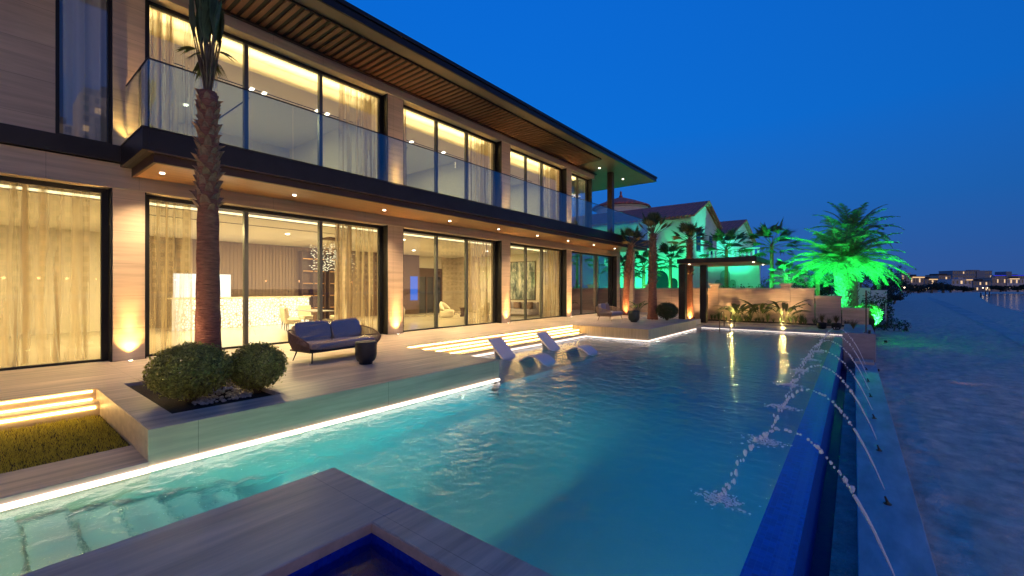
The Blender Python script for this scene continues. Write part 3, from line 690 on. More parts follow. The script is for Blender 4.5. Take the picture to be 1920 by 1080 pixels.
# upper rooms
w = MB(); w.box(-22.0, -21.8, -9, 25.2, 5.0, 9.2); w.box(-21.8, -13.95, 9.8, 9.95, 5, 9.2); w.box(-21.8, -13.95, 16.35, 16.45, 5, 9.2); w.box(-21.8, -13.95, 2.3, 2.4, 5, 9.2); w.box(-18, -13.95, 22.4, 22.5, 5, 9.2)
part(w, 'upper_interior_wall', M['wallwhite'])
w = MB(); w.box(-21.8, -14.9, -9, 25.2, 8.55, 8.7); w.box(-14.9, -13.95, -9, 25.2, 8.95, 9.1); w.box(-14.93, -14.9, -9, 25.2, 8.7, 9.0)
part(w, 'upper_interior_ceiling', M['ceil'])
w = MB(); w.box(-14.925, -14.91, 2.5, 25.1, 8.60, 8.92); part(w, 'cove_light', emis('soft_cove_glow', (1, .74, .36), .72))  # ceiling fascia itself glows, in place of cove light falling on it
for y, ln in ((6.1, 6.6), (13.1, 5.6), (19.4, 5.2), (24.0, 2.3)): lamp('cove_lamp', 'AREA', (-14.5, y, 8.62), 13 * ln, (1, .72, .32), villa, .2, aim=(-14.5, y, 9.2), sizey=ln)
w = MB(); w.box(-21.8, -13.95, -9, 25.2, 5.0, 5.03); part(w, 'upper_interior_floor', M['floor_in'])
w = MB()
for x in (-16.2,): w.box(x, x + .05, 2.6, 25, 8.535, 8.549)
for yy in (6.2, 13.2, 20.2): w.box(-21, -17, yy, yy + .05, 8.535, 8.549)
w.box(-16.6, -16.55, 2.7, 9.6, 3.905, 3.919)
part(w, 'ceiling_slot', M['slotblack'])
for (x, y, z) in [(-16.17, 6.0, 8.53), (-16.17, 6.4, 8.53), (-16.17, 8.3, 8.53), (-16.17, 8.7, 8.53), (-16.17, 12.8, 8.53), (-16.17, 14.8, 8.53), (-16.17, 18.9, 8.53), (-19.5, 5.0, 8.53), (-19.5, 5.4, 8.53), (-19.5, 12.9, 8.53), (-18, 5, 3.9), (-18, 8, 3.9), (-18, 13, 3.9), (-16, 12.2, 3.9), (-20, 16, 3.9), (-17, 19, 3.9)]:
    d = MB(); d.box(x - .08, x + .08, y - .05, y + .05, z - .012, z + .006); part(d, 'ceiling_spot', M['spotlamp'])
WARM = (1, .73, .33)
for (x, y, z, pw) in [(-18.5, -3, 3.85, 380), (-17.8, 3.8, 3.85, 430), (-18.3, 8, 3.85, 430), (-18.5, 13.2, 3.85, 430), (-18.5, 18.8, 3.85, 430)]:
    lamp('ceiling_lamp', 'AREA', (x, y, z), pw, WARM, villa, 2.2, aim=(x, y, 0), sizey=2.2)
for (x, y, z, pw) in [(-17.8, 6, 8.5, 200), (-17.8, 13.2, 8.5, 175), (-17.8, 19.5, 8.5, 150), (-16.8, 23.6, 8.5, 60)]:
    lamp('ceiling_lamp', 'AREA', (x, y, z), pw, (1, .76, .40), villa, 2.0, aim=(x, y, 0), sizey=2.0)
# inner finishes
w = MB(); y = 4.0
while y < 14.6:
    w.box(BXW + .001, BXW + .05, y, y + .11, 0.0, 3.9 if True else 0); y += .16
w.box(BXW + .0005, BXW + .02, 4.0, 14.6, 0, 3.91)
part(w, 'ribbed_panel', M['rib'])
w = MB(); w.box(BXW + .051, BXW + .08, 5.5, 7.7, 0.0, 2.35); part(w, 'lit_opening', emis('kitchen_glow', (1, .95, .85), 1.6))
w = MB(); w.box(BXW + .001, BXW + .25, 14.7, 18.9, 0, 3.91); w.box(BXW + .001, BXW + .12, 18.9, 21.1, 2.5, 3.1)
for y_ in (18.9, 19.6, 20.3, 21.0): w.box(BXW + .001, BXW + .12, y_, y_ + .12, 0, 2.5)
part(w, 'walnut_joinery', M['darkwood'])
w = MB(); w.box(BXW + .001, BXW + .06, 18.9, 21.1, 0, 2.5); part(w, 'inner_door_glass', mat('inner_door_dark', (.03, .035, .045), .1))
w = MB(); w.box(BXW + .26, BXW + .28, 18.15, 18.75, .9, 2.5); part(w, 'blue_lit_niche', emis('blue_niche', (.10, .25, 1), .8))
w = MB(); w.box(BXW + .001, BXW + .1, 21.15, 22.29, 0, 3.91); w.box(BXW + .1, -20.6, 22.2, 22.299, 0, 3.91); part(w, 'stone_panel', M['stonewall_in'])

# ground uplights at piers
UG = 'recessed uplights washing the piers'
for i, (y, z, lab) in enumerate([(2.33, 0, 'small floor uplight at the foot of the pier beside the clipped shrubs'), (9.88, 0, 'small floor uplight at the foot of the pier behind the near sofa'), (16.4, 0, 'small floor uplight at the foot of the pier behind the white loungers'), (22.41, 0, 'small floor uplight at the foot of the pier before the unlit room'), (2.3, 5.02, 'balcony uplight beside the glass railing corner, under the upper wall'), (9.88, 5.02, 'balcony uplight behind the first big curtain of the upper floor'), (16.4, 5.02, 'balcony uplight at the middle pier of the upper floor'), (22.41, 5.02, 'balcony uplight at the last stone pier of the upper floor')]):
    t = thing('uplight', lab, 'uplight', (FX + .15, y, z), UG)
    a = MB(); a.lathe([(.055, 0), (.06, .008), (.045, .010)], (FX + .15, y, z), 14); a.build('bezel', M['steel'], t)
    a = MB(); a.lathe([(.04, .0), (.04, .013)], (FX + .15, y, z), 12); a.build('lens', M['spotlamp'], t)
    lamp('uplight_beam_narrow', 'SPOT', (FX + .19, y, z + .03), 620 if z == 0 else 420, (1, .60, .22), t, .02, 30, 1, (FX + .0, y, z + 2.6)); lamp('uplight_beam', 'SPOT', (FX + .15, y, z + .03), 330 if z == 0 else 260, (1, .58, .17), t, .03, 84, 1, (FX + .10, y, z + 3.2))

# LED strips
def led(name, boxes, m, label, grp):
    a = MB()
    for b in boxes: a.box(*b)
    o = a.build(name, m); tag(o, label, 'light strip', grp); return o
LG = 'light strips tucked under the stone edges'
led('light_strip', [(XP - .0, XP + .055, 1.33, 7.84, -.50, -.45)], M['ledwhite'], 'white light strip under the near terrace edge, above the water', LG)
led('light_strip', [(-6.62, -6.58, -12, 1.33, -.50, -.445)], M['ledwhite'], 'white light strip under the ledge beside the lawn', LG)
led('light_strip', [(-9.5, -9.46, 7.86, 17.36, -.50, -.44)], M['ledfar'], 'white light strip at the waterline below the pool steps', LG)
led('light_strip', [(-9.46, XP + .04, 17.335, 17.38, -.50, -.455)], M['ledfar'], 'white light strip under the short side of the far platform', LG)
led('light_strip', [(XP, XP + .045, 17.38, 24.2, -.50, -.455)], M['ledfar'], 'white light strip under the long side of the far platform', LG)
led('light_strip', [(XP, -.36, 25.31, 25.33, -.50, -.475)], M['ledfar'], 'white light strip below the far end ledge with the handrail', LG)
for bx, lb in (((-10.2, -10.185, 7.9, 17.3, -.045, -.02), 'upper amber strip under the top edge of the pool steps'), ((-10.2, -10.185, 7.9, 17.3, -.165, -.145), 'lower amber strip at the foot of the top riser of the pool steps'), ((-9.85, -9.835, 7.9, 17.3, -.215, -.19), 'upper amber strip on the middle riser of the pool steps'), ((-9.85, -9.835, 7.9, 17.3, -.335, -.315), 'lower amber strip at the foot of the middle riser of the pool steps'), ((-10.1, -10.08, -10, 1.28, -.055, -.03), 'upper amber strip under the terrace edge above the lawn'), ((-10.1, -10.085, -10, 1.28, -.185, -.165), 'lower amber strip of the upper lawn step'), ((-9.78, -9.76, -10, 1.28, -.275, -.24), 'amber strip of the lower lawn step, just above the grass')):
    led('light_strip', [bx], M['ledwarm'], lb, 'amber strips on the steps')

# underwater lamps
def poollamp(loc, aim, pw, lab, spot=120, col=(1, .92, .56)):
    t = thing('pool_lamp', lab, 'pool lamp', loc, 'round lamps in the pool walls')
    d = (Vector(aim) - Vector(loc)); d.z = 0; d.normalize()
    a = MB(); a.tube([Vector(loc) - d * .03, Vector(loc) + d * .012], .12, 18); a.build('bezel', M['steel'], t)
    a = MB(); a.tube([Vector(loc) + d * .010, Vector(loc) + d * .022], .09, 18); a.build('lens', M['lamp_pool'], t)
    lamp('pool_beam', 'SPOT', Vector(loc) + d * .05, pw, col, t, .08, min(165, spot + 25), 1, aim)
poollamp((XC - .01, 1.30, -.90), (-6.2, 1.5, -1.15), 12000, 'underwater lamp in the foreground deck wall facing the stairs', 120, (1, .76, .36))
poollamp((XC - .01, .45, -.66), (-6.5, .7, -.85), 7500, 'underwater lamp in the foreground deck wall facing the lawn ledge', 120, (1, .76, .36))
poollamp((-3.3, 2.17, -1.05), (-6.2, 4.9, -1.7), 9000, 'underwater lamp near the corner of the foreground deck', 80, (1, .78, .36))
poollamp((-1.7, 2.17, -1.05), (-1.7, 3.3, -1.8), 1900, 'underwater lamp in the foreground deck wall near the blue edge', 130)
poollamp((XP + .02, 6.6, -1.0), (-5.2, 8.0, -1.8), 450, 'underwater lamp below the near terrace end', 120)
poollamp((XP + .02, 18.4, -1.0), (-4.8, 18.0, -1.8), 520, 'underwater lamp below the corner of the far platform', 130)
poollamp((XP + .02, 22.5, -1.0), (-4.2, 22.5, -1.8), 200, 'underwater lamp below the far platform near the handrail', 130)

# ================================================================ CURTAINS
def curtain(x, y0, y1, z0, z1, m, label, pleat=.13, amp=.045, flare=0, grp='sheer curtains behind the glass walls', seed=0, sway=0):
    rnd = random.Random(seed); n = max(8, int((y1 - y0) / .016)); pleat *= 1.7; amp *= 1.9; rows = 7; g = MB(); ph = rnd.uniform(0, 6)
    js = [rnd.uniform(-.35, .35) for _ in range(12)]
    for r in range(rows + 1):
        tz = r / rows; z = z1 + (z0 - z1) * tz
        for i in range(n + 1):
            u = i / n; yy = y0 + (y1 - y0) * u
            a = amp * (1 + .7 * math.sin(u * 9 + js[0] * 8)) * (.55 + .55 * tz)
            ph2 = ph + 2 * PI * (yy / pleat) + 1.3 * math.sin(u * 7 + js[1] * 5)
            sw = sway * tz * tz * math.sin(u * 11 + js[2] * 9)
            yy2 = yy + flare * tz * (u - .5) + sw
            g.v.append((x + a * math.sin(ph2) + .02 * math.sin(3.1 * u + js[3]), yy2 + .25 * a * math.cos(ph2), z))
    for r in range(rows):
        for i in range(n): b = r * (n + 1) + i; g.f.append((b, b + 1, b + n + 2, b + n + 1))
    o = g.build('curtain', m, smooth=True); tag(o, label, 'curtain', grp); return o
CX = -14.05
curtain(CX, -1.6, 1.75, .04, 4.1, M['curtain'], 'wide sheer curtain behind the leftmost ground floor window', seed=1, sway=.16, pleat=.31, amp=.075)
curtain(CX, 2.8, 3.75, .04, 4.1, M['curtain'], 'sheer curtain beside the tall palm trunk, behind the lowest big window', seed=2)
curtain(CX, 7.85, 8.45, .04, 4.1, M['curtain2'], 'gathered curtain behind the near sofa, ground floor', seed=3, pleat=.09)
curtain(CX, 8.45, 9.4, .04, 4.1, M['curtain'], 'sheer curtain beside the first stone pier, ground floor', seed=4)
curtain(CX, 10.35, 10.7, .04, 4.1, M['curtain2'], 'narrow curtain at the near side of the armchair window', seed=5, pleat=.08)
curtain(CX, 14.35, 15.95, .04, 4.1, M['curtain'], 'sheer curtain on the far side of the armchair window', seed=6)
curtain(CX, 20.2, 22.0, .04, 4.1, M['curtain'], 'sheer curtain at the far side of the painting window', seed=7)
curtain(-13.75, 1.25, 1.98, 5.05, 9.0, mat('white_drape', (.85, .82, .84), .9), 'straight curtain in the narrow upper window over the left ground floor window', seed=8, pleat=.12)
curtain(CX, 2.75, 3.95, 5.05, 8.9, M['curtain'], 'upper curtain behind the crown of the near palm', seed=9)
curtain(CX, 4.15, 4.3, 5.05, 8.9, M['curtain'], 'narrow strip of curtain just past the near palm, upper floor', seed=10)
curtain(CX, 8.0, 9.4, 5.05, 8.9, M['curtain'], 'upper curtain beside the first upper stone pier', seed=11)
curtain(CX, 10.35, 10.85, 5.05, 8.9, M['curtain'], 'upper curtain at the near side of the second big upper window', seed=12)
curtain(CX, 14.3, 15.9, 5.05, 8.9, M['curtain'], 'upper curtain at the far side of the second big upper window', seed=13)
curtain(CX, 20.2, 22.0, 5.05, 8.9, M['curtain'], 'upper curtain at the far side of the third big upper window', seed=14)
curtain(CX, 22.85, 23.4, 5.05, 8.9, M['curtain'], 'short upper curtain in the glazed corner at the far end', seed=15)

# ================================================================ INTERIOR FURNITURE
t = thing('bar_counter', 'long bar counter with a glowing crystal front before the ribbed wood wall', 'bar', (-21.2, 7.6, 0))
g = MB(); g.box(-20.90, -20.86, 4.9, 10.3, .02, 1.26); g.build('glowing_front', M['crystal'], t)
g = MB(); g.box(-21.6, -20.9, 4.9, 10.3, .02, 1.27); g.build('counter_body', M['darkwood'], t)
g = MB(); g.box(-21.65, -20.8, 4.85, 10.35, 1.272, 1.32); g.build('counter_top', M['cream'], t)
def dining_chair(x, y, rz, label):
    t = thing('dining_chair', label, 'chair', (x, y, 0), 'cream dining chairs near the bar', rz)
    g = MB(); g.box(-.28, .28, -.28, .28, .30, .48); g.build('seat', M['cream'], t, bevel=.04, world=False)
    g = MB(); g.extr([(-.30, .44), (-.20, .44), (-.25, .92), (-.33, .92)][::-1], 'y', -.29, .29); g.build('backrest', M['cream'], t, bevel=.03, world=False)
    for sx_ in (-.22, .22):
        for sy in (-.22, .22):
            g = MB(); g.tube([(sx_, sy, .31), (sx_ * 1.1, sy * 1.1, 0)], [.022, .014], 6); g.build('leg', M['brass'], t, world=False)
for x, y, rz, lb in [(-17.6, 8.0, R(75), 'cream dining chair nearest the glowing bar end, seen from its side'), (-18.5, 8.35, R(95), 'cream dining chair with its back to the bar, second from the glass'), (-17.3, 9.9, R(-110), 'cream dining chair showing its broad back beside the window mullion'), (-18.3, 10.35, R(-100), 'cream dining chair behind the mullion at the far side of the table'), (-19.4, 9.5, R(0), 'cream dining chair at the head of the table by the bar')]:
    dining_chair(x, y, rz, lb)
t = thing('dining_table', 'pale round topped dining table between the cream chairs', 'table', (-18.2, 9.25, 0))
g = MB(); g.box(-19.1, -17.3, 8.8, 9.7, .72, .76); g.build('tabletop', M['whitemarble'], t, bevel=.01)
g = MB(); g.lathe([(.35, 0), (.10, .1), (.08, .6), (.25, .72)], (-18.2, 9.25, 0), 16); g.build('pedestal', M['brass'], t, smooth=True)
t = thing('chandelier', 'chandelier of hundreds of small glowing discs over the dining table', 'chandelier', (-18.1, 10.0, 3.9))
g = MB(); rr = random.Random(5)
for _ in range(330):
    a = rr.uniform(0, 2 * PI); q = math.sqrt(rr.random()) * .8; z = rr.uniform(2.5, 3.6)
    g.blob((-18.1 + q * math.cos(a), 10.0 + q * 1.2 * math.sin(a), z), .035, 5, 3, (1, 1, .5))
g.build('disc_cluster', emis('crystal_disc', (1, .86, .55), 1.5), t)
g = MB(); g.box(-18.5, -17.7, 9.6, 10.4, 3.85, 3.91)
for _ in range(24):
    a = rr.uniform(0, 2 * PI); q = rr.random() * .35; g.tube([(-18.1 + q * math.cos(a), 10 + q * math.sin(a), 3.86), (-18.1 + q * 2 * math.cos(a), 10 + q * 2 * math.sin(a), 3.2)], .003, 4)
g.build('mount', M['brass'], t)
for i, (y0, lb) in enumerate([(10.9, 'open shelf of lit walnut compartments left of the window mullion, behind the dining set'), (12.4, 'open shelf of lit walnut compartments behind the chandelier')]):
    t = thing('display_shelf', lb, 'shelf', (BXW + .3, y0 + .6, 0), 'lit walnut shelves on the ribbed wall')
    g = MB(); g.box(BXW + .06, BXW + .1, y0, y0 + 1.3, 0, 3.7); g.box(BXW + .1, BXW + .45, y0, y0 + .05, 0, 3.7); g.box(BXW + .1, BXW + .45, y0 + 1.25, y0 + 1.3, 0, 3.7); g.box(BXW + .1, BXW + .44, y0 + .63, y0 + .67, 0, 3.7)
    g.build('carcass', M['darkwood'], t)
    for k in range(5):
        g = MB(); z = .6 + k * .66; g.box(BXW + .11, BXW + .43, y0 + .055, y0 + .62, z, z + .04); g.box(BXW + .11, BXW + .43, y0 + .68, y0 + 1.245, z, z + .04); g.build('shelf_board', M['brass'], t)
        g = MB(); g.box(BXW + .42, BXW + .435, y0 + .08, y0 + .60, z + .041, z + .06); g.box(BXW + .42, BXW + .435, y0 + .70, y0 + 1.22, z + .041, z + .06); g.build('shelf_light', M['ledwarm'] if k < 0 else emis('amber_shelf_light', (1, .42, .10), 1.6), t)
def armchair(x, y, rz, label):
    t = thing('armchair', label, 'armchair', (x, y, 0), 'cream round armchairs in the lounge', rz)
    g = MB(); g.lathe([(.36, .04), (.40, .10), (.42, .30), (.41, .42), (.34, .45)], (0, 0, 0), 28); g.build('seat', M['cream'], t, smooth=True, world=False)
    g = MB()
    for k in range(17):
        a = -PI * .5 + PI * k / 16; h = .45 + .42 * math.cos(a) ** .8 if abs(a) < PI / 2 - .01 else .45
        for q, (rr_, zz) in enumerate([(.42, .40), (.45, h * .8 + .1), (.40, h + .05), (.30, h), (.31, .44)]): g.v.append((-rr_ * math.cos(a) * .98, rr_ * math.sin(a), zz))
    for k in range(16):
        for q in range(5): b = k * 5; g.f.append((b + q, b + (q + 1) % 5, b + 5 + (q + 1) % 5, b + 5 + q))
    g.f.append((0, 1, 2, 3, 4)); g.f.append((84, 83, 82, 81, 80)); g.build('backrest', M['cream'], t, smooth=True, world=False)
    g = MB(); g.lathe([(.30, 0), (.30, .04)], (0, 0, 0), 24); g.build('plinth', M['brass'], t, world=False)
armchair(-18.6, 17.3, R(20), 'round cream swivel armchair in the middle pane of the lounge window')
armchair(-17.6, 19.3, R(200), 'round cream armchair right of the side table, cut by the sheer curtain')
armchair(-15.8, 11.6, R(-90), 'tall cream armchair at the near edge of the lounge window')
def sidetable(x, y, lb, r, h, m):
    t = thing('side_table', lb, 'side table', (x, y, 0))
    g = MB(); g.lathe([(r, h - .03), (r, h)], (x, y, 0), 20); g.build('tabletop', m, t)
    g = MB(); g.lathe([(r * .8, 0), (r * .55, h * .4), (r * .8, h - .03)], (x, y, 0), 20); g.build('pedestal', M['darkwood'], t, smooth=True)
sidetable(-18.4, 18.4, 'small dark side table between the two round armchairs', .22, .55, M['darkwood'])
sidetable(-15.3, 18.8, 'dark wooden drum table before the abstract painting', .26, .5, M['darkwood'])
t = thing('painting', 'tall abstract grey and white painting on the lounge wall', 'painting', (-16.8, 22.28, 2.2))
g = MB(); g.box(-18.0, -15.8, 22.25, 22.295, .95, 3.45); g.build('frame', M['darkwood'], t)
g = MB(); g.box(-17.96, -15.84, 22.24, 22.249, .99, 3.41); g.build('canvas', M['art'], t)
t = thing('lounge_sofa', 'low pale sofa with brown cushions below the painting', 'sofa', (-16.6, 21.2, 0))
g = MB(); g.box(-18.0, -15.2, 20.7, 21.6, .1, .42); g.build('seat', M['cushion_pale'], t, bevel=.05)
g = MB(); g.box(-18.0, -15.2, 21.6, 21.85, .1, .85); g.build('backrest', M['cushion_pale'], t, bevel=.05)
for k in range(3): g = MB(); g.box(-17.7 + k * .9, -17.25 + k * .9, 21.25, 21.55, .44, .85); g.build('cushion', M['wicker'], t, bevel=.05)
t = thing('wall_sconce', 'small glowing wall lamp behind the leftmost curtain', 'wall lamp', (-14.3, 2.2, .9))
g = MB(); g.blob((-14.35, 2.22, 1.0), .07, 8, 6); g.build('bulb', emis('sconce_bulb', (1, .6, .25), 6), t)
g = MB(); g.box(-14.38, -14.32, 2.24, 2.29, .7, .98); g.build('bracket', M['brass'], t)

# ================================================================ PLANTS
def leafcloud(g, c, rad, n, size, shell=.55, flat=0, rnd=random, cut=-9):
    for _ in range(n):
        v = Vector((rnd.gauss(0, 1), rnd.gauss(0, 1), rnd.gauss(0, 1))); v.normalize()
        q = shell + (1 - shell) * rnd.random() ** .5; q *= 1 + rnd.uniform(-.07, .09) + (.12 * rnd.random() if rnd.random() < .05 else 0)
        p = Vector((c[0] + v.x * rad[0] * q, c[1] + v.y * rad[1] * q, c[2] + v.z * rad[2] * q))
        if p.z < cut: continue
        nrm = (v + Vector((rnd.gauss(0, .6), rnd.gauss(0, .6), rnd.gauss(0, .6)))).normalized()
        a = nrm.cross(Vector((rnd.gauss(0, 1), rnd.gauss(0, 1), rnd.gauss(0, 1)))).normalized(); b = nrm.cross(a); s = size * rnd.uniform(.6, 1.3)
        g.poly([p - a * s, p - b * s * .45, p + a * s, p + b * s * .45])
def shrub(x, y, z, r, h, m, label, n=4200, size=.026, stems=True, name='round_shrub', rnd=None, grp=None):
    rnd = rnd or random.Random(int(x * 100)); t = thing(name, label, 'shrub', (x, y, z), grp)
    g = MB(); leafcloud(g, (x, y, z + h * .56), (r, r, h * .46), int(n * 1.5), size, .66, rnd=rnd, cut=z + .05)
    for _ in range(6):
        a = rnd.uniform(0, 6.28); q = rnd.uniform(.45, .78) * r; leafcloud(g, (x + q * math.cos(a), y + q * math.sin(a), z + h * rnd.uniform(.4, .72)), (r * .28, r * .28, r * .24), n // 26, size, .3, rnd=rnd)
    g.build('crown', m, t)
    g = MB()
    for k in range(9):
        a = 2 * PI * k / 9 + rnd.uniform(-.3, .3); g.tube([(x + .03 * math.cos(a), y + .03 * math.sin(a), z), (x + .3 * r * math.cos(a), y + .3 * r * math.sin(a), z + h * .3), (x + .75 * r * math.cos(a), y + .75 * r * math.sin(a), z + h * .65)], [.018, .011, .004], 5)
    g.build('stem', M['twig'], t, smooth=True); return t
shrub(-8.02, 2.12, -.07, .54, .90, M['bushleaf'], 'large round clipped shrub in front of the tall palm trunk', 7500)
shrub(-7.90, 3.02, -.07, .43, .82, M['bushleaf'], 'smaller round shrub on the right of the tall palm in the planter', 5200)
shrub(-7.75, 22.95, -.02, .55, .95, M['bushleaf_d'], 'dark round shrub beside the pergola post', 3200, .035)

def tuft(g, x, y, z, n, h, spread, w=.012, rnd=random, droop=.35):
    for _ in range(n):
        a = rnd.uniform(0, 2 * PI); L_ = h * rnd.uniform(.6, 1.1); s = spread * rnd.uniform(.3, 1); dx, dy = math.cos(a), math.sin(a); px_, py_ = -dy * w, dx * w; pts = []
        for k in range(5):
            u = k / 4; zz = z + L_ * (u - droop * u * u); rr = s * u ** 1.5; pts.append((x + dx * rr, y + dy * rr, zz, 1 - u * .95))
        b = len(g.v)
        for (xx, yy, zz, ww) in pts: g.v += [(xx - px_ * ww, yy - py_ * ww, zz), (xx + px_ * ww, yy + py_ * ww, zz)]
        for k in range(4): g.f.append((b + 2*k, b + 2*k + 1, b + 2*k + 3, b + 2*k + 2))
def grassplant(x, y, z, n, h, sp, m, lb, w=.012, grp=None, name='grass_plant'):
    g = MB(); tuft(g, x, y, z, n, h, sp, w, random.Random(int(x * 77 + y * 13)));  o = g.build(name, m); tag(o, lb, 'plant', grp); return o
grassplant(-9.55, 1.95, -.07, 90, .42, .42, M['palmleaf_dry'], 'small yellow green spiky plant at the left of the clipped shrubs', .010)

def paddle(g, base, ang, tilt, L_, W_, rnd):
    """one broad leaf on a stalk"""
    dx, dy = math.cos(ang), math.sin(ang); sx_, sy = -dy, dx; b = len(g.v); K = 9
    for k in range(K):
        u = k / (K - 1); th = tilt + u * u * rnd.uniform(.9, 1.1) * 1.15
        rr = L_ * u * math.sin(th * .75 + .1); zz = L_ * (u * math.cos(th * .62))
        w = .006 if u < .4 else W_ * math.sin(PI * min(1, (u - .4) / .6) ** .8) + .004
        fold = w * .35
        g.v += [(base[0] + dx * rr - sx_ * w, base[1] + dy * rr - sy * w, base[2] + zz + fold), (base[0] + dx * rr, base[1] + dy * rr, base[2] + zz), (base[0] + dx * rr + sx_ * w, base[1] + dy * rr + sy * w, base[2] + zz + fold)]
    for k in range(K - 1):
        for q in (0, 1): a = b + 3 * k + q; g.f.append((a, a + 1, a + 4, a + 3))
def bigplant(x, y, z, n, L_, W_, lb, m=None, grp='broad leaved plants along the garden wall'):
    rnd = random.Random(int(x * 31 + 7)); g = MB()
    for k in range(n): paddle(g, (x + rnd.uniform(-.08, .08), y + rnd.uniform(-.08, .08), z), 2 * PI * k / n + rnd.uniform(-.4, .4), rnd.uniform(.15, .75), L_ * rnd.uniform(.7, 1.1), W_ * rnd.uniform(.8, 1.2), rnd)
    o = g.build('broad_leaf_plant', m or M['bigleaf'], smooth=True); tag(o, lb, 'plant', grp)
def at(px, Y): t_ = (px - 960) / 806.6; d = Y / (math.cos(TH) + t_ * math.sin(TH)); return d * (-math.sin(TH) + t_ * math.cos(TH))
BZ = ZL + .06
bigplant(at(1383, 29), 29.0, BZ, 17, 1.75, .12, 'bushy broad leaved plant lit from below next to the pergola post')
bigplant(at(1425, 29), 29.1, BZ, 13, 1.95, .11, 'dark broad leaved plant between the two garden uplights')
bigplant(at(1471, 29), 29.0, BZ, 14, 1.9, .11, 'broad leaved plant glowing yellow before the capped wall pier')
bigplant(at(1400, 29), 29.4, BZ, 9, 1.5, .09, 'low broad leaved plant right of the first garden uplight')
bigplant(at(1196, 27), 27.0, -.05, 11, 1.3, .09, 'arching plant between the two left palms before the garden wall')
for px_, lb in ((1348, 'slim grass clump just right of the pergola post'), (1407, 'grass clump at the wall, right of the lit bushy plant'), (1440, 'dark grass clump left of the second garden uplight'), (1492, 'grass clump right of the second garden uplight'), (1503, 'spiky grass clump before the wall where it steps down'), (1316, 'small grass clump left of the right pergola post')):
    grassplant(at(px_, 29.2), 29.2, BZ, 80, .95, .38, M['palmleaf'], lb, .016, 'grass clumps along the garden wall')
g = MB(); rg = random.Random(21)
for k in range(46):
    xx = rg.uniform(-7.7, -1.0); tuft(g, xx, rg.uniform(28.8, 29.8), BZ, 26, rg.uniform(.35, .75), .3, .014, rg)
o = g.build('undergrowth', M['palmleaf']); tag(o, 'low dark foliage filling the bed along the garden wall', 'undergrowth', kind='stuff')
def potplant(px_, y, lb, h=.75):
    x = at(px_, y); t = thing('potted_grass', lb, 'potted plant', (x, y, ZL), 'potted grasses by the stepped wall')
    g = MB(); g.lathe([(.14, 0), (.19, .05), (.22, .28), (.22, .32), (.19, .32), (.17, .28)], (x, y, ZL), 20); g.build('pot', M['blackmetal'], t, smooth=True)
    g = MB(); g.lathe([(.17, .26), (.17, .275)], (x, y, ZL), 14); g.build('soil', M['soil'], t)
    g = MB(); tuft(g, x, y, ZL + .27, 130, h, .34, .012, random.Random(px_)); g.build('foliage', M['drygrass'], t)
potplant(1541, 27.2, 'black pot of brown grass, left one of the two before the stepped wall')
potplant(1568, 27.2, 'black pot of brown grass, right one of the two before the stepped wall')
grassplant(at(1588, 27.6), 27.6, ZL, 90, .75, .35, M['drygrass'], 'brown leafy clump at the foot of the lowest wall section', .014)
grassplant(at(1600, 22.5), 22.5, .03, 130, .62, .42, M['palmleaf_dry'], 'feathery green tuft on the end block of the trough', .010)
# little bollard uplights in the bed
for px_, lb in ((1370, 'garden uplight under the bushy plant, left of the pair at the wall'), (1468, 'garden uplight before the capped wall pier, right of the pair')):
    x = at(px_, 28.6); t = thing('garden_uplight', lb, 'uplight', (x, 28.6, BZ), 'garden uplights in the planting bed')
    g = MB(); g.tube([(x, 28.6, BZ), (x, 28.6, BZ + .14)], .05, 12); g.build('housing', M['blackmetal'], t)
    g = MB(); g.tube([(x, 28.6, BZ + .141), (x, 28.6, BZ + .152)], .045, 12); g.build('lens', emis('garden_lens', (1, .72, .25), 10), t)
    lamp('garden_beam', 'POINT', (x, 28.6, BZ + .22), 55, (1, .70, .22), t, .04)
    lamp('garden_beam_up', 'SPOT', (x, 28.6, BZ + .2), 300, (1, .66, .30), t, .3, 95, .6, (x + .1, 30.2, BZ + 2.2))

# ---------------------------------------------------------------- palms
def fan_leaf(g, base, d, L_pet, Rf, n, rnd, mb_pet, open_=1.15, droop=.25):
    """petiole + palmate fan; d = direction of the petiole"""
    d = d.normalized(); side = d.cross(Vector((0, 0, 1)))
    if side.length < .1: side = Vector((1, 0, 0))
    side.normalize(); up = side.cross(d).normalized()
    mid = base + d * L_pet * .5 + Vector((0, 0, .04 * L_pet)); tip = base + d * L_pet
    mb_pet.tube([base, mid, tip], [.022, .016, .010], 5, False)
    for k in range(n):
        a = (k / (n - 1) - .5) * 2 * open_; r = Rf * (1 - .25 * abs(a) / open_) * rnd.uniform(.85, 1.05)
        v = d * math.cos(a) + side * math.sin(a) + up * .12 * math.cos(a * 2)
        v.normalize(); w = side * math.cos(a) - d * math.sin(a); ww = Rf * .042
        p1 = tip + v * r * .5; p2 = tip + v * r + Vector((0, 0, -droop * r * rnd.uniform(.3, 1.2)))
        b = len(g.v); f = up * ww * .6
        for q in (tip, ): g.v += [tuple(q - w * ww * .15), tuple(q + w * ww * .15)]
        g.v += [tuple(p1 - w * ww + f), tuple(p1 + w * ww - f), tuple(p2)]
        g.f.append((b, b + 1, b + 3, b + 2)); g.f.append((b + 2, b + 3, b + 4))
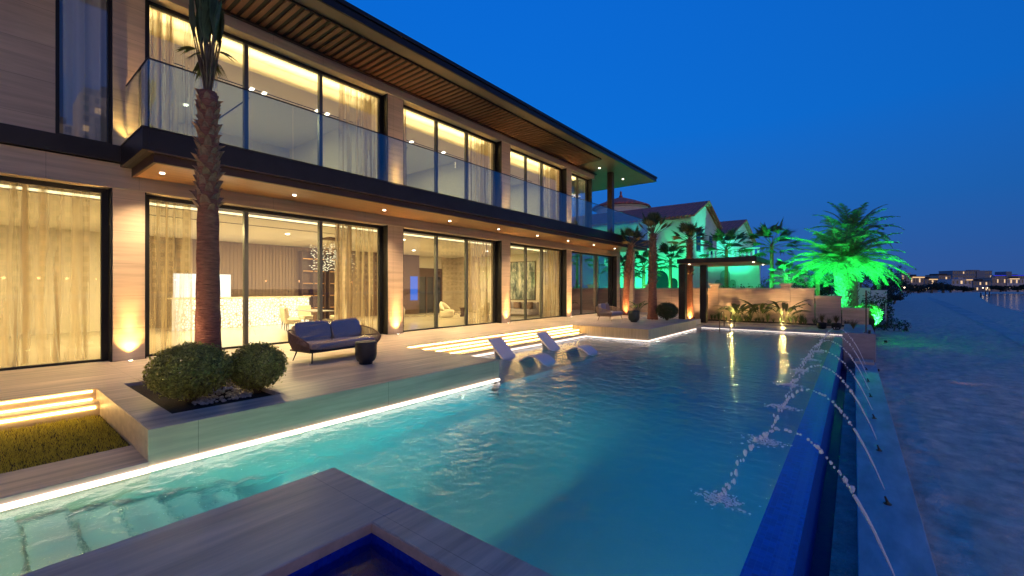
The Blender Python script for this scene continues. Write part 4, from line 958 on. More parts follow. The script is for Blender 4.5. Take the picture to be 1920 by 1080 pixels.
def fan_palm(x, y, z, H, r0, r1, label, nleaf=26, Rf=.75, pet=.8, up=(-.1, 1.25), boots=(.55, 1), lean=(0, 0), m=None, grp=None, seg=20, name='fan_palm', droop=.25, skirt=6, open_=1.15, barkm=None, up_bias=1.0):
    rnd = random.Random(int(abs(x) * 91 + y * 7)); t = thing(name, label, 'palm tree', (x, y, z), grp)
    g = MB(); K = 26; path = []; rad = []
    for k in range(K):
        u = k / (K - 1); path.append((x + lean[0] * u * u, y + lean[1] * u * u, z + H * u)); flare = .25 * math.exp(-u * 9)
        rad.append((r0 + (r1 - r0) * u) * (1 + flare) * (1 + .035 * math.sin(k * 2.4)))
    g.tube(path, rad, 16); g.build('trunk', barkm or M['bark'], t, smooth=True)
    if boots:
        g = MB(); nb = int(H * (boots[1] - boots[0]) * 42)
        for k in range(nb):
            u = boots[0] + (boots[1] - boots[0]) * k / nb; a = k * 2.39996; c = Vector((x + lean[0]*u*u, y + lean[1]*u*u, z + H * u)); rr = (r0 + (r1 - r0) * u)
            o_ = Vector((math.cos(a), math.sin(a), 0)); s_ = Vector((-math.sin(a), math.cos(a), 0)); wd = rr * .42 * rnd.uniform(.7, 1.2); hh = rnd.uniform(.10, .20)
            b = len(g.v); pr = rnd.uniform(.25, .75) * rr
            g.v += [tuple(c + o_ * rr * .9 - s_ * wd), tuple(c + o_ * rr * .9 + s_ * wd), tuple(c + o_ * (rr * 1.05 + pr * .5) + s_ * wd * .7 + Vector((0, 0, hh * .7))), tuple(c + o_ * (rr * 1.05 + pr * .5) - s_ * wd * .7 + Vector((0, 0, hh * .7))), tuple(c + o_ * (rr * 1.1 + pr) + Vector((0, 0, hh))), tuple(c + o_ * (rr * .85) + Vector((0, 0, hh * .9)))]
            g.f += [(b, b+1, b+2, b+3), (b+3, b+2, b+4), (b+2, b+5, b+4), (b+3, b+4, b+5), (b, b+3, b+5), (b+1, b+5, b+2)]
        g.build('leaf_base', M['boot'], t)
    top = Vector((x + lean[0], y + lean[1], z + H)); lf = MB(); pt = MB(); dr = MB()
    for k in range(nleaf):
        a = k * 2.39996 + rnd.uniform(-.2, .2); e = up[0] + (up[1] - up[0]) * ((k + .5) / nleaf) ** up_bias
        d = Vector((math.cos(a) * math.cos(e), math.sin(a) * math.cos(e), math.sin(e)))
        fan_leaf(lf if k >= skirt else dr, top + Vector((0, 0, -.25 + .25 * k / nleaf)) + d * r1 * .5, d, pet * rnd.uniform(.75, 1.1), Rf * rnd.uniform(.8, 1.1), seg, rnd, pt, open_, droop)
    c = lf.build('crown', m or M['palmleaf'], t); 
    if skirt: dr.build('dry_frond', M['palmleaf_dry'], t)
    pt.build('petiole', M['petiole'], t, smooth=True); return t
# the tall palm in the planter: crown still tied up in a narrow bundle
fan_palm(-8.97, 2.62, -.1, 5.28, .198, .135, 'tall palm with a tied narrow crown, standing in the near planter', 26, .95, 1.15, (1.36, 1.54), (.60, .98), skirt=0, droop=.04, open_=.15, seg=9, grp='young fan palms on the terrace')
gg = MB(); pp_ = MB(); rnd0 = random.Random(3)
for a, e, L0 in ((.6, -.35, .5), (2.4, -.75, .45), (4.2, -.2, .4), (5.2, -.8, .5), (1.5, -1.0, .5), (3.3, -.9, .5)):
    d = Vector((math.cos(a) * math.cos(e), math.sin(a) * math.cos(e), math.sin(e))); fan_leaf(gg, Vector((-8.97, 2.62, 5.95)) + d * .08, d, .08, L0 * .85, 12, rnd0, pp_, .4, .35)
tp = [o for o in bpy.data.objects if o.name == 'fan_palm'][0]
gg.build('drooping_frond', leafmat('yellow_green_frond', (.11, .13, .03), .4), tp); 
fan_palm(-11.36, 25.9, -.06, 4.6, .21, .16, 'fan palm half hidden behind the house corner, leftmost at the garden wall', 18, .75, .6, (.1, 1.3), (.5, .98), (.35, .1), grp='young fan palms on the terrace', droop=.15)
fan_palm(-8.62, 23.2, -.03, 4.75, .24, .15, 'fan palm in front of the turret, behind the teal planter', 20, .68, .75, (.62, 1.45), (.42, .98), (-.1, .3), grp='young fan palms on the terrace', droop=.08, open_=.75)
fan_palm(-8.40, 29.2, -.38, 5.3, .24, .15, 'fan palm standing just behind the left pergola post', 24, .85, .62, (-.25, 1.3), (.55, .98), (0, 0), grp='young fan palms on the terrace', droop=.2, skirt=8)
t = thing('tree_uplight', 'small uplight hidden behind the large clipped shrub at the tall palm', 'uplight', (-8.75, 2.15, -.07), 'uplights at the palm trunks')
g = MB(); g.lathe([(.05, 0), (.05, .05)], (-8.75, 2.15, -.07), 12); g.build('bezel', M['blackmetal'], t)
lamp('tree_beam', 'SPOT', (-8.42, 1.75, .0), 190, (1, .62, .38), t, .05, 60, .9, (-8.92, 2.6, 2.4))
for (x, y, lb) in ((-11.1, 25.4, 'ground uplight at the foot of the leftmost palm by the wall'), (-8.25, 28.8, 'ground uplight at the foot of the palm behind the pergola')):
    t = thing('tree_uplight', lb, 'uplight', (x, y, -.05), 'uplights at the palm trunks')
    g = MB(); g.lathe([(.07, 0), (.07, .03)], (x, y, -.05 if y < 27 else ZL + .01), 12); g.build('bezel', M['blackmetal'], t)
    zz = (-.02 if y < 27 else ZL + .04)
    g = MB(); g.lathe([(.05, 0), (.05, .012)], (x, y, zz), 12); g.build('lens', M['spotlamp'], t)
    lamp('tree_beam', 'SPOT', (x, y, zz + .06), 330, (1, .50, .16), t, .04, 95, .8, (x - .2, y + 1.2, 3))
# more wall washers along the garden wall, low in the bed
for x in (-12.4, -9.7, -8.2):
    t = thing('wall_washer', {-12.4: 'low wash lamp at the wall behind the sofa corner', -9.7: 'low wash lamp at the wall behind the dark round shrub', -8.2: 'low wash lamp at the wall between the pergola posts'}[x], 'uplight', (x, 29.6, -.3), 'wash lamps along the garden wall')
    g = MB(); g.tube([(x, 29.6, -.3), (x, 29.6, -.2)], .04, 10); g.build('housing', M['blackmetal'], t)
    lamp('wall_beam', 'SPOT', (x, 29.2, -.15), 420, (1, .60, .28), t, .2, 100, .8, (x, 30.3, 1.6))

def date_palm(x, y, z, H, r, nf, Lf, label, green=True, name='date_palm'):
    rnd = random.Random(int(x * 50 + y)); t = thing(name, label, 'palm tree', (x, y, z))
    g = MB(); K = 30; g.tube([(x, y, z + H * k / (K - 1)) for k in range(K)], [r * (1.15 - .25 * math.sin(PI * min(1, k / 20)) + .12 * (k % 2)) if k < 24 else r * (1.2 + .05 * (k % 2)) for k in range(K)], 16); 
    for k in range(150):
        a = k * 2.39996; zz = z + H * (k / 150); q = r * 1.12; o_ = Vector((math.cos(a), math.sin(a), 0)); s_ = Vector((-math.sin(a), math.cos(a), 0)); c = Vector((x, y, zz)) + o_ * q; b = len(g.v)
        g.v += [tuple(c - s_ * .09), tuple(c + s_ * .09), tuple(c + s_ * .05 + o_ * .09 + Vector((0, 0, .12))), tuple(c - s_ * .05 + o_ * .09 + Vector((0, 0, .12)))]; g.f += [(b, b+1, b+2, b+3)]
    g.build('trunk', M['datebark'], t, smooth=True)
    lf = MB(); rc = MB(); top = Vector((x, y, z + H))
    for k in range(nf):
        a = k * 2.39996 + rnd.uniform(-.15, .15); e = -.12 + 1.5 * ((k + .5) / nf) ** 1.15; Lr = Lf * rnd.uniform(.85, 1.08); pts = []
        o_ = Vector((math.cos(a), math.sin(a), 0)); p = top + o_ * r * .5; ang = e; st = Lr / 12
        for q in range(13):
            pts.append(p.copy()); p = p + (o_ * math.cos(ang) + Vector((0, 0, math.sin(ang)))) * st; ang -= (.068 + .03 * (1 - e / 1.5)) * (.5 + q * .11)
        rc.tube(pts, [.035 * (1 - q / 13.5) + .004 for q in range(13)], 4, False)
        for q in range(2, 13):
            for h_ in (0, .33, .66):
                if q == 12 and h_ > 0: continue
                p0 = pts[q].lerp(pts[min(q + 1, 12)], h_); tg = (pts[min(q + 1, 12)] - pts[q - 1]).normalized(); s_ = tg.cross(Vector((0, 0, 1)))
                if s_.length < .1: s_ = Vector((-o_.y, o_.x, 0))
                s_.normalize(); u = q / 12; ll = Lf * .17 * math.sin(PI * (.18 + .78 * u)) * rnd.uniform(.85, 1.15) + .05
                for sg in (-1, 1):
                    v = (s_ * sg * .9 + tg * .75 + Vector((0, 0, rnd.uniform(-.28, .22)))).normalized(); tp_ = p0 + v * ll + Vector((0, 0, -.12 * ll)); w = tg * .034
                    lf.poly([p0 - w, p0 + w, p0 + v * ll * .5 + w * .9, tp_, p0 + v * ll * .5 - w * .9])
    lf.build('crown', M['dateleaf'], t); rc.build('frond_rib', M['petiole'], t); return t
date_palm(-.55, 33.2, .0, 3.2, .34, 64, 3.2, 'big date palm glowing green beyond the lowest part of the wall')
date_palm(-.1, 38.5, .0, 5.6, .33, 34, 2.6, 'dark taller date palm behind the big green one')
GP = 'green lit fan palms in the next garden'
for px_, Y, H, Rf, pet, lb in ((1207, 35, 3.6, 1.0, .9, 'green lit palm seen left of the palm before the turret'), (1257, 35, 4.0, 1.05, .9, 'green lit palm above the dark round shrub'), (1362, 35, 4.6, 1.15, 1.0, 'dark green palm rising above the pergola roof'), (1447, 35, 4.8, 1.2, 1.05, 'tall green palm behind the right end of the pergola roof'), (1474, 33.6, 2.6, .75, .6, 'small bright green palm beside the pergola roof end'), (1533, 36, 2.6, .7, .6, 'small pale green palm left of the date palm'), (1172, 35.5, 3.5, .9, .8, 'green palm behind the leftmost terrace palm')):
    fan_palm(at(px_, Y), Y, 0, H, .15, .11, lb, 22, Rf, pet, (-.45, 1.2), None, grp=GP, skirt=0, droop=.3, m=M['palmleaf'], name='garden_palm', seg=16)
# hedge at the foot of the date palm
def hedge(x0, x1, y0, y1, z0, z1, n, lb, m, size=.06, name='hedge'):
    rnd = random.Random(int(x0 * 10 + y0)); t = thing(name, lb, 'hedge', ((x0 + x1) / 2, (y0 + y1) / 2, z0)); g = MB()
    k_ = max(2, int((x1 - x0) / .5))
    for k in range(k_):
        cx = x0 + (x1 - x0) * (k + .5) / k_; leafcloud(g, (cx, (y0 + y1) / 2 + rnd.uniform(-.1, .1), (z0 + z1) / 2 + rnd.uniform(-.08, .1)), ((x1 - x0) / k_ * .8, (y1 - y0) / 2, (z1 - z0) * .55), n // k_, size, .3, rnd=rnd)
    g.build('foliage', m, t)
    g = MB()
    for k in range(k_): cx = x0 + (x1 - x0) * (k + .5) / k_; g.tube([(cx, (y0 + y1) / 2, z0), (cx + .1, (y0 + y1) / 2, (z0 + z1) / 2)], [.05, .02], 5)
    g.build('stem', M['twig'], t)
hedge(.05, 1.1, 31.2, 32.2, -.3, .8, 2000, 'leafy hedge glowing green at the foot of the date palm', M['bushleaf'])
hedge(.6, 2.3, 44, 46, -1.3, 1.3, 1800, 'dark hedge before the blue garden wall', M['bushleaf_d'], .09)
hedge(-8.2, -5.0, 34.0, 35.2, .0, 1.9, 2400, 'dark hedge behind the pergola, before the white villa', M['bushleaf_d'], .08)
hedge(-3.6, -1.4, 37.0, 39, .0, 2.3, 2200, 'dark hedge left of the date palm trunk', M['treefar'], .1)
hedge(.9, 3.0, 40.0, 41.2, -1.3, -.5, 900, 'low scrub on the sand beside the marker post', M['bushleaf_d'], .07)
# green floodlights of the neighbour
def flood(x, y, z, aim, pw, lb, spot=110, col=(.02, 1, .22)):
    t = thing('flood_lamp', lb, 'flood lamp', (x, y, z), 'green floodlights in the next garden')
    g = MB(); g.tube([(x, y, z), (x, y, z + .12)], .07, 10); g.build('housing', M['blackmetal'], t)
    lamp('flood_beam', 'SPOT', (x, y, z + .18), pw, col, t, .08, spot, .6, aim)
flood(-1.9, 31.2, .05, (-.5, 33.4, 4.4), 1500, 'green floodlight hidden before the date palm')
flood(-.3, 31.0, .05, (-.5, 33.4, 4.6), 1200, 'green floodlight hidden in the hedge at the date palm', 120)
flood(-5.2, 33.4, .05, (-4.4, 35.2, 4.4), 1500, 'green floodlight between the hedge and the tall palm')
flood(-8.2, 33.4, .05, (-8.2, 36.5, 4.4), 900, 'green floodlight behind the pergola roof', 85)
flood(-12.6, 33.6, .05, (-12.6, 38.4, 3.6), 2700, 'green floodlight on the villa wall', 100, (.02, 1, .30))
flood(-17.5, 34.2, .05, (-17.5, 38.4, 3.4), 1600, 'green floodlight on the villa wall behind the leftmost palms', 100, (.02, 1, .36))
flood(-3.0, 32.6, .05, (-2.6, 36, 2.6), 700, 'green floodlight beside the small pale palm')

flood(-4.6, 41.2, .05, (-11.0, 43.0, 7.6), 5200, 'teal floodlight aimed at the gable of the white villa', 52, (.03, .9, .5))
flood(-8.5, 52.0, .05, (-11.2, 60.0, 7.5), 12000, 'teal floodlight aimed at the farther gable', 110, (.03, .8, .5))

flood(-4.6, 30.9, .1, (-1.2, 33.2, 5.6), 9000, 'green floodlight aimed up at the left of the date palm crown', 70)
flood(1.35, 30.9, -1.25, (-.2, 33.2, 5.2), 9000, 'green floodlight on the sand aimed up at the date palm crown', 70)
flood(-.6, 36.2, .05, (-.5, 34.0, 6.5), 2600, 'green floodlight behind the date palm', 100)

# ================================================================ GARDEN WALL, PERGOLA, FAR TERRACE
wl = thing('garden_wall', 'travertine garden wall stepping down towards the beach', 'wall', (-6, 30.4, ZL))
def capped(x0, x1, top, y0=30.2, y1=30.55, z0=-1.3, pr=.07):
    g = MB(); g.box(x0, x1, y0, y1, z0, top - .13); g.build('wall_section', M['gardenwall'], wl, bevel=.005)
    g = MB(); g.box(x0 - (.0 if x0 < -2.2 else .04), x1 + .04, y0 - .05, y1 + .05, top - .13, top - .05); g.box(x0 - (.0 if x0 < -2.2 else .07), x1 + .07, y0 - pr, y1 + pr, top - .05, top); g.build('coping', M['cap'], wl, bevel=.008)
xs1 = at(1527, 30.2); xs2 = at(1577, 30.2); xs3 = at(1629, 30.2)
capped(-24, xs1, 1.72); capped(xs1 + .045, xs2, 1.28); capped(xs2 + .045, xs3, .62)
for px_ in (1473, 1340, 1216):
    x = at(px_, 30.1); g = MB(); g.box(x - .24, x + .24, 30.1, 30.65, -1.3, 1.86); g.build('wall_pier', M['gardenwall'], wl, bevel=.005)
    g = MB(); g.box(x - .29, x + .29, 30.05, 30.7, 1.86, 1.93); g.box(x - .34, x + .34, 30.0, 30.75, 1.93, 2.0); g.build('pier_cap', M['cap'], wl, bevel=.008)
pg = thing('pergola', 'dark bronze pergola roof carried by two posts at the pool end', 'pergola', (-6.5, 27, ZL))
g = MB(); g.box(-7.98, -3.98, 25.4, 29.9, 3.12, 3.36); g.build('roof_slab', M['bronze_warm'], pg, bevel=.01)
g = MB(); g.box(-8.0, -3.96, 25.38, 25.40, 3.14, 3.38); g.box(-3.98, -3.96, 25.40, 29.9, 3.14, 3.38); g.build('fascia', M['bronze'], pg)
g = MB(); g.box(-7.85, -4.1, 25.5, 29.8, 3.09, 3.119); g.build('soffit', M['woodsoffit'], pg)
for (x0, x1, y0, y1) in ((-7.95, -7.58, 25.5, 25.87), (-7.3, -6.93, 27.45, 27.82)):
    g = MB(); g.box(x0, x1, y0, y1, ZL, 3.09); g.build('post', M['bronze'], pg, bevel=.01)
for x, y in ((-7.4, 25.7), (-4.15, 25.7), (-4.15, 28.8)):
    g = MB(); g.lathe([(.05, 0), (.05, .012)], (x, y, 3.075), 12); g.build('downlight', M['spotlamp'], pg); 
lamp('pergola_beam', 'SPOT', (-5.8, 26.8, 3.05), 60, (1, .7, .4), pg, .05, 100, .8, (-5.8, 26.8, 0))
hr = thing('pool_handrail', 'curved bronze handrails at the far end of the pool', 'handrail', (-5.3, 25.2, ZL))
for x in (-5.55, -5.05):
    g = MB(); g.tube([(x, 24.6, -.9), (x, 24.62, -.1), (x, 24.75, .28), (x, 24.95, .42), (x, 25.25, .46), (x, 25.5, .40), (x, 25.6, .25), (x, 25.62, ZL)], .022, 10); g.build('rail', M['brass'], hr, smooth=True)
pt_ = thing('thin_post', 'thin black post standing on the end block', 'post', (.36, 21.0, .03))
g = MB(); g.tube([(.36, 21.0, .03), (.36, 21.0, 1.62)], .022, 8); g.build('pole', M['blackmetal'], pt_)
g = MB(); g.lathe([(.07, 0), (.07, .02)], (.36, 21.0, .03), 12); g.build('base', M['blackmetal'], pt_)
mp_ = thing('marker_post', 'slim pale marker post catching green light on the sand', 'post', (1.9, 30.8, -1.3))
x, y = P(1661, 616, -1.3)
mp_.location = (x, y, -1.3)
g = MB(); g.tube([(x, y, -1.3), (x, y, .62)], .035, 8); g.build('pole', mat('pale_post', (.6, .7, .6), .5), mp_)
sl_ = thing('side_lamp', 'small lamp on the beach side of the coping throwing an orange beam over the sand', 'wall lamp', (.66, 19.2, -1.08))  # fixture added to carry the orange beam across the sand
g = MB(); g.box(.62, .68, 19.14, 19.26, -1.12, -1.04); g.build('housing', M['blackmetal'], sl_)
lamp('sand_beam', 'SPOT', (.72, 19.2, -1.06), 70, (1, .42, .16), sl_, .02, 14, .6, (6.5, 19.8, -1.30))
cl_ = thing('flood_lamp', 'small green flood lamp on the end block shining down the coping', 'flood lamp', (.45, 20.56, .03), 'green floodlights in the next garden')  # fixture added on the block as a source for the green coping light
g = MB(); g.tube([(.45, 20.56, .03), (.45, 20.56, .16)], .04, 10); g.build('housing', M['blackmetal'], cl_)
lamp('coping_beam', 'SPOT', (.45, 20.45, .22), 18, (.08, 1, .18), cl_, .05, 30, .8, (.45, 15.8, -1.0))

# ================================================================ TERRACE FURNITURE
def pillow(dx, dy, dz, n=16, e=.2):
    """puffy cushion as a mesh builder centred at the origin"""
    g = MB(); K = n
    def sgn(a, p): return math.copysign(abs(a) ** p, a)
    for i in range(K + 1):
        ph = -PI / 2 + PI * i / K
        for k in range(2 * K):
            th = 2 * PI * k / (2 * K); x = sgn(math.cos(ph), .26) * sgn(math.cos(th), e); y = sgn(math.cos(ph), .26) * sgn(math.sin(th), e); z = sgn(math.sin(ph), .34)
            g.v.append((x * dx / 2, y * dy / 2, z * dz / 2 * (1 - .25 * (abs(x) ** 6 + abs(y) ** 6) / 2)))
    for i in range(K):
        for k in range(2 * K): k2 = (k + 1) % (2 * K); g.f.append((i*2*K+k, i*2*K+k2, (i+1)*2*K+k2, (i+1)*2*K+k))
    return g
def xf(g, m_): g.v = [tuple(m_ @ Vector(v)) for v in g.v]; return g
def rope_sofa(loc, rz, label, pillows, rope, cush, wrap, half=1.0):
    t = thing('outdoor_sofa', label, 'sofa', loc, 'rope sofas on the terrace', rz)
    top = []; bot = []; n = 120
    for k in range(n + 1):
        u = k / n * 2 - 1                       # -1 = front of near arm, +1 = front of far arm
        a = abs(u); s_ = math.copysign(1, u)
        if a > .62: q = (a - .62) / .38; x = -.34 + .78 * q; y = s_ * (half + .06 * math.sin(q * PI) + .03); z = .70 - .14 * q - .10 * q ** 4
        elif a > .48: q = (a - .48) / .14 * PI / 2; x = -.34 - .14 * math.cos(q) + 0; y = s_ * (half - .12 + .15 * math.sin(q)); z = .72 - .02 * q / 1.57
        else: x = -.48; y = u / .48 * (half - .12); z = .72
        top.append(Vector((x, y, z))); bx = max(-.42, min(.36, x * .86 + .02)); bot.append(Vector((bx, max(-half + .03, min(half - .03, y * .93)), .27)))
    g = MB()
    for k in range(0, n + 1): g.tube([bot[k], (bot[k] + top[k]) / 2 + Vector((top[k].x * .03, top[k].y * .03, 0)), top[k]], .0095, 4, False)
    g.build('rope_weave', rope, t, world=False)
    g = MB(); g.tube(top + [bot[-1]], .016, 8); g.tube([bot[0], top[0]], .016, 8); g.build('top_rail', rope, t, world=False, smooth=True)
    g = MB(); g.box(-.42, .40, -half + .04, half - .04, .235, .275); g.build('base_frame', M['blackmetal'] if rope is M['wicker'] else rope, t, world=False, bevel=.012)
    for sx_, sy in ((-.34, -1), (.33, -1), (-.34, 1), (.33, 1)):
        g = MB(); g.tube([(sx_ * .9, sy * (half - .16), .24), (sx_ * 1.12, sy * (half - .10), 0)], [.017, .012], 8); g.build('leg', M['blackmetal'] if rope is M['wicker'] else rope, t, world=False)
    g = xf(pillow(.80, 2 * half - .12, .19), Matrix.Translation((.02, 0, .365))); sc = g.build('seat_cushion', cush, t, world=False, smooth=True)
    if wrap:
        g = xf(pillow(.825, 2 * half - .09, .215, 18), Matrix.Translation((.025, 0, .365))); rr = random.Random(2)
        g.v = [(a + .012 * math.sin(b * 31 + c * 60) * rr.random(), b + rr.uniform(-.005, .005), c + .010 * math.sin(a * 40 + b * 9)) for a, b, c in g.v]
        g.build('plastic_cover', M['plastic'], sc, world=False)
    for (y, tilt, tw, w_, m_) in pillows:
        g = xf(pillow(.17, w_, .48), Matrix.Translation((-.27, y, .66)) @ Matrix.Rotation(R(tilt), 4, 'Y') @ Matrix.Rotation(R(tw), 4, 'X')); b = g.build('back_cushion', m_, t, world=False, smooth=True)
        if wrap:
            g = xf(pillow(.185, w_ + .02, .495, 18), Matrix.Translation((-.27, y, .66)) @ Matrix.Rotation(R(tilt), 4, 'Y') @ Matrix.Rotation(R(tw), 4, 'X')); rr = random.Random(int(y * 9))
            g.v = [(a + rr.uniform(-.004, .006), b_ + rr.uniform(-.004, .004), c + rr.uniform(-.004, .004)) for a, b_, c in g.v]; g.build('plastic_cover', M['plastic'], b, world=False)
    return t
rope_sofa((-10.02, 5.62, 0), R(6), 'brown rope sofa with slate cushions still in plastic, behind the black drum table', [(-.47, -14, 0, .92, M['cushion']), (.45, -18, 3, .86, M['cushion'])], M['wicker'], M['cushion'], True, .98)
rope_sofa((-10.2, 21.3, 0), R(4), 'pale rope sofa with one grey pillow on the far platform', [(.1, -16, 12, .55, M['cushion']), (-.45, -10, 0, .7, M['cushion_pale'])], M['wicker_pale'], M['cushion_pale'], False, .9)
def drum(x, y, m, lb, r=.235, h=.49):
    t = thing('drum_table', lb, 'side table', (x, y, 0))
    g = MB(); g.lathe([(r * .62, 0), (r * .62, .05), (r * .80, .075), (r * .93, .13), (r, .22), (r * 1.01, h - .02), (r * .99, h), (r * .9, h + .0)], (x, y, 0), 40); g.build('body', m, t, smooth=True)
    g = MB(); g.lathe([(r * .96, h + .001), (r * .96, h + .012)], (x, y, 0), 40); g.build('tabletop', mat('drum_top', (.10, .095, .10), .5) if m is M['pot'] else M['soil'], t, bevel=.003)
drum(-8.62, 5.55, M['pot'], 'charcoal drum side table before the near sofa')
drum(-8.7, 20.85, M['potteal'], 'dark teal planter standing beside the far sofa', .28, .56)

def lounger(x, y, lb):
    t = thing('pool_lounger', lb, 'lounger', (x, y, -.80), 'white loungers standing in the shallow water')
    def strip(pts, name, thick=.055, w=.34):
        P_ = [Vector((p[0], 0, p[1])) for p in pts]; fine = []
        for i in range(len(P_) - 1):
            p0 = P_[max(i - 1, 0)]; p1 = P_[i]; p2 = P_[i + 1]; p3 = P_[min(i + 2, len(P_) - 1)]
            for k in range(6):
                u = k / 6; fine.append(.5 * ((2 * p1) + (-p0 + p2) * u + (2*p0 - 5*p1 + 4*p2 - p3) * u*u + (-p0 + 3*p1 - 3*p2 + p3) * u**3))
        fine.append(P_[-1]); up_ = []; dn = []
        for i, p in enumerate(fine):
            d = (fine[min(i + 1, len(fine) - 1)] - fine[max(i - 1, 0)]).normalized(); nn = Vector((-d.z, 0, d.x)); up_.append(p + nn * thick / 2); dn.append(p - nn * thick / 2)
        g = MB(); n = len(fine)
        for yy in (y - w, y + w): g.v += [(x + p.x, yy, WZ + p.z) for p in up_] + [(x + p.x, yy, WZ + p.z) for p in dn]
        for i in range(n - 1):
            g.f.append((i, i + 1, 2*n + i + 1, 2*n + i)); g.f.append((n + i, 3*n + i, 3*n + i + 1, n + i + 1)); g.f.append((i, n + i, n + i + 1, i + 1)); g.f.append((2*n + i, 2*n + i + 1, 3*n + i + 1, 3*n + i))
        g.f.append((0, 2*n, 3*n, n)); g.f.append((n-1, 2*n-1, 4*n-1, 3*n-1)); return g.build(name, M['lounger'], t, smooth=False, bevel=.012)
    strip([(-.92, .56), (-.62, .27), (-.32, .0), (-.12, -.13), (.12, -.13), (.38, .02), (.66, .17), (.92, .17), (1.18, .03), (1.36, -.16), (1.42, -.27)], 'seat_shell')
    strip([(-.70, .30), (-.66, .05), (-.62, -.27)], 'rear_support', .05, .30)
lounger(-8.35, 10.75, 'white pool lounger nearer the camera, half under water')
lounger(-8.25, 13.3, 'white pool lounger farther away, beside the platform steps')

# ================================================================ FOUNTAIN
rj = random.Random(11)
pos = {0: 'nearest the camera, its nozzle outside the picture', 1: 'second along the coping', 2: 'third along the coping', 3: 'fourth along the coping', 4: 'fifth along the coping', 5: 'sixth along the coping', 6: 'last before the end block'}
for i in range(7):
    y = 4.88 + 2.26 * i; x0, z0 = .33, -1.0
    t = thing('fountain_nozzle', 'small black fountain nozzle on the coping, ' + (pos[i] if i else 'first one, below the nearest jet'), 'nozzle', (x0, y, z0), 'fountain nozzles set in the coping')
    g = MB(); g.lathe([(.042, 0), (.042, .010), (.026, .014), (.02, .026)], (x0, y, z0), 14); g.build('base_plate', M['brass'], t)
    g = MB(); g.tube([(x0, y, z0 + .02), (x0 - .025, y, z0 + .09)], [.016, .010], 8); g.build('spout', M['blackmetal'], t)
    t = thing('water_jet', 'arching jet of water drops, ' + pos[i], 'water jet', (x0, y, z0 + .09), 'fountain jets arching into the pool')
    xp, zp, a = -.52 + rj.uniform(-.05, .05), .33 + rj.uniform(-.04, .04), 0; a = (zp - z0 - .09) / (x0 - xp) ** 2
    xl = xp - math.sqrt((zp - WZ) / a * .62) ; ad = (zp - WZ) / (xp - xl) ** 2
    def jz(x): return zp - (a if x > xp else ad) * (x - xp) ** 2
    g = MB(); pts = []; x = x0 - .03
    dr = rj.uniform(-.03, .03)
    while x > -.02: pts.append((x, y + dr * (x0 - x) + rj.uniform(-.005, .005), jz(x) + rj.uniform(-.004, .004))); x -= .03
    g.tube(pts, [.006 + .009 * k / len(pts) + rj.uniform(0, .003) for k in range(len(pts))], 6); g.build('stream', M['waterdrop'], t, smooth=True)
    g = MB(); x = -.02
    while x > xl:
        jit = .008 + .022 * max(0, (xp - x) / (xp - xl)); z = jz(x); sl = (jz(x - .02) - z) / .02
        for q in range(2 if x < xp and rj.random() < .3 else 1):
            rr_ = rj.uniform(.006, .015); g.blob((x + rj.uniform(-jit, jit), y + dr * (x0 - x) + rj.uniform(-jit, jit), z + rj.uniform(-jit, jit)), rr_, 7, 5, (1.4, 1, 1.0 + min(1.5, abs(sl) * .8)), .25)
        x -= .042 / math.sqrt(1 + sl * sl) * rj.uniform(.6, 1.5)
    g.build('drop', M['waterdrop'], t, smooth=True)['kind'] = 'stuff'
    g = MB()
    for _ in range(260):
        q = abs(rj.gauss(0, .10)); an = rj.uniform(0, 6.28); g.blob((xl + q * math.cos(an) * 1.3, y + q * math.sin(an), WZ + rj.uniform(0, .05) * math.exp(-q * 9) + .004), rj.uniform(.006, .016), 6, 4, (1.3, 1.3, .6), .2)
    g.build('splash', M['waterdrop'], t, smooth=True)['kind'] = 'stuff'

# ================================================================ NEXT DOOR: villa beyond the wall
g = MB(); g.box(-90, .9, 30.7, 60, -1.4, .0); g.box(-90, -2, 60, 140, -1.4, .0); struct(g.build('neighbour_garden', mat('garden_ground', (.03, .045, .02), .9, noise=((1, 1, 1), .3, 4))), 'planted ground beyond the garden wall')
nv = thing('white_villa', 'white villa with terracotta roofs and a round turret beyond the garden wall', 'house', (-16, 42, 0))
def npart(g, name, m, **k): return g.build(name, m, nv, **k)
X1 = -11.0; YA, YB, YM = 38.4, 47.6, 43.0; ZE = 7.95; ZT = 9.75
g = MB(); g.extr([(YA, 0), (YB, 0), (YB, ZE), (YM, ZT - .2), (YA, ZE)], 'x', -26, X1); npart(g, 'gable_wall', M['whitetrim'])
def gable_roof(x0, x1, ya, ym, yb, ze, zt, ov=.45):
    g = MB(); k = (zt - ze) / (ym - ya)
    for (a, b_) in ((ya - ov, ze - k * ov), (yb + ov, ze - k * ov)):
        pr = [(a, b_), (ym, zt), (ym, zt + .16), (a, b_ + .16)]
        if a > ym: pr = pr[::-1]
        g.extr(pr[::-1], 'x', x0, x1 + ov)
    return g
npart(gable_roof(-26, X1, YA, YM, YB, ZE, ZT), 'roof', M['rooftile'])
g = MB(); g.box(-26, X1 + .1, YA - .12, YA - .01, ZE - .45, ZE - .25); npart(g, 'eave_moulding', M['whitetrim'])
# second gabled wing
g = MB(); g.extr([(55, 0), (69, 0), (69, 8.1), (62, 10.2), (55, 8.1)], 'x', -22, -11.2); npart(g, 'gable_wall', M['whitetrim'])
npart(gable_roof(-22, -11.2, 55, 62, 69, 8.1, 10.4), 'roof', M['rooftile'])
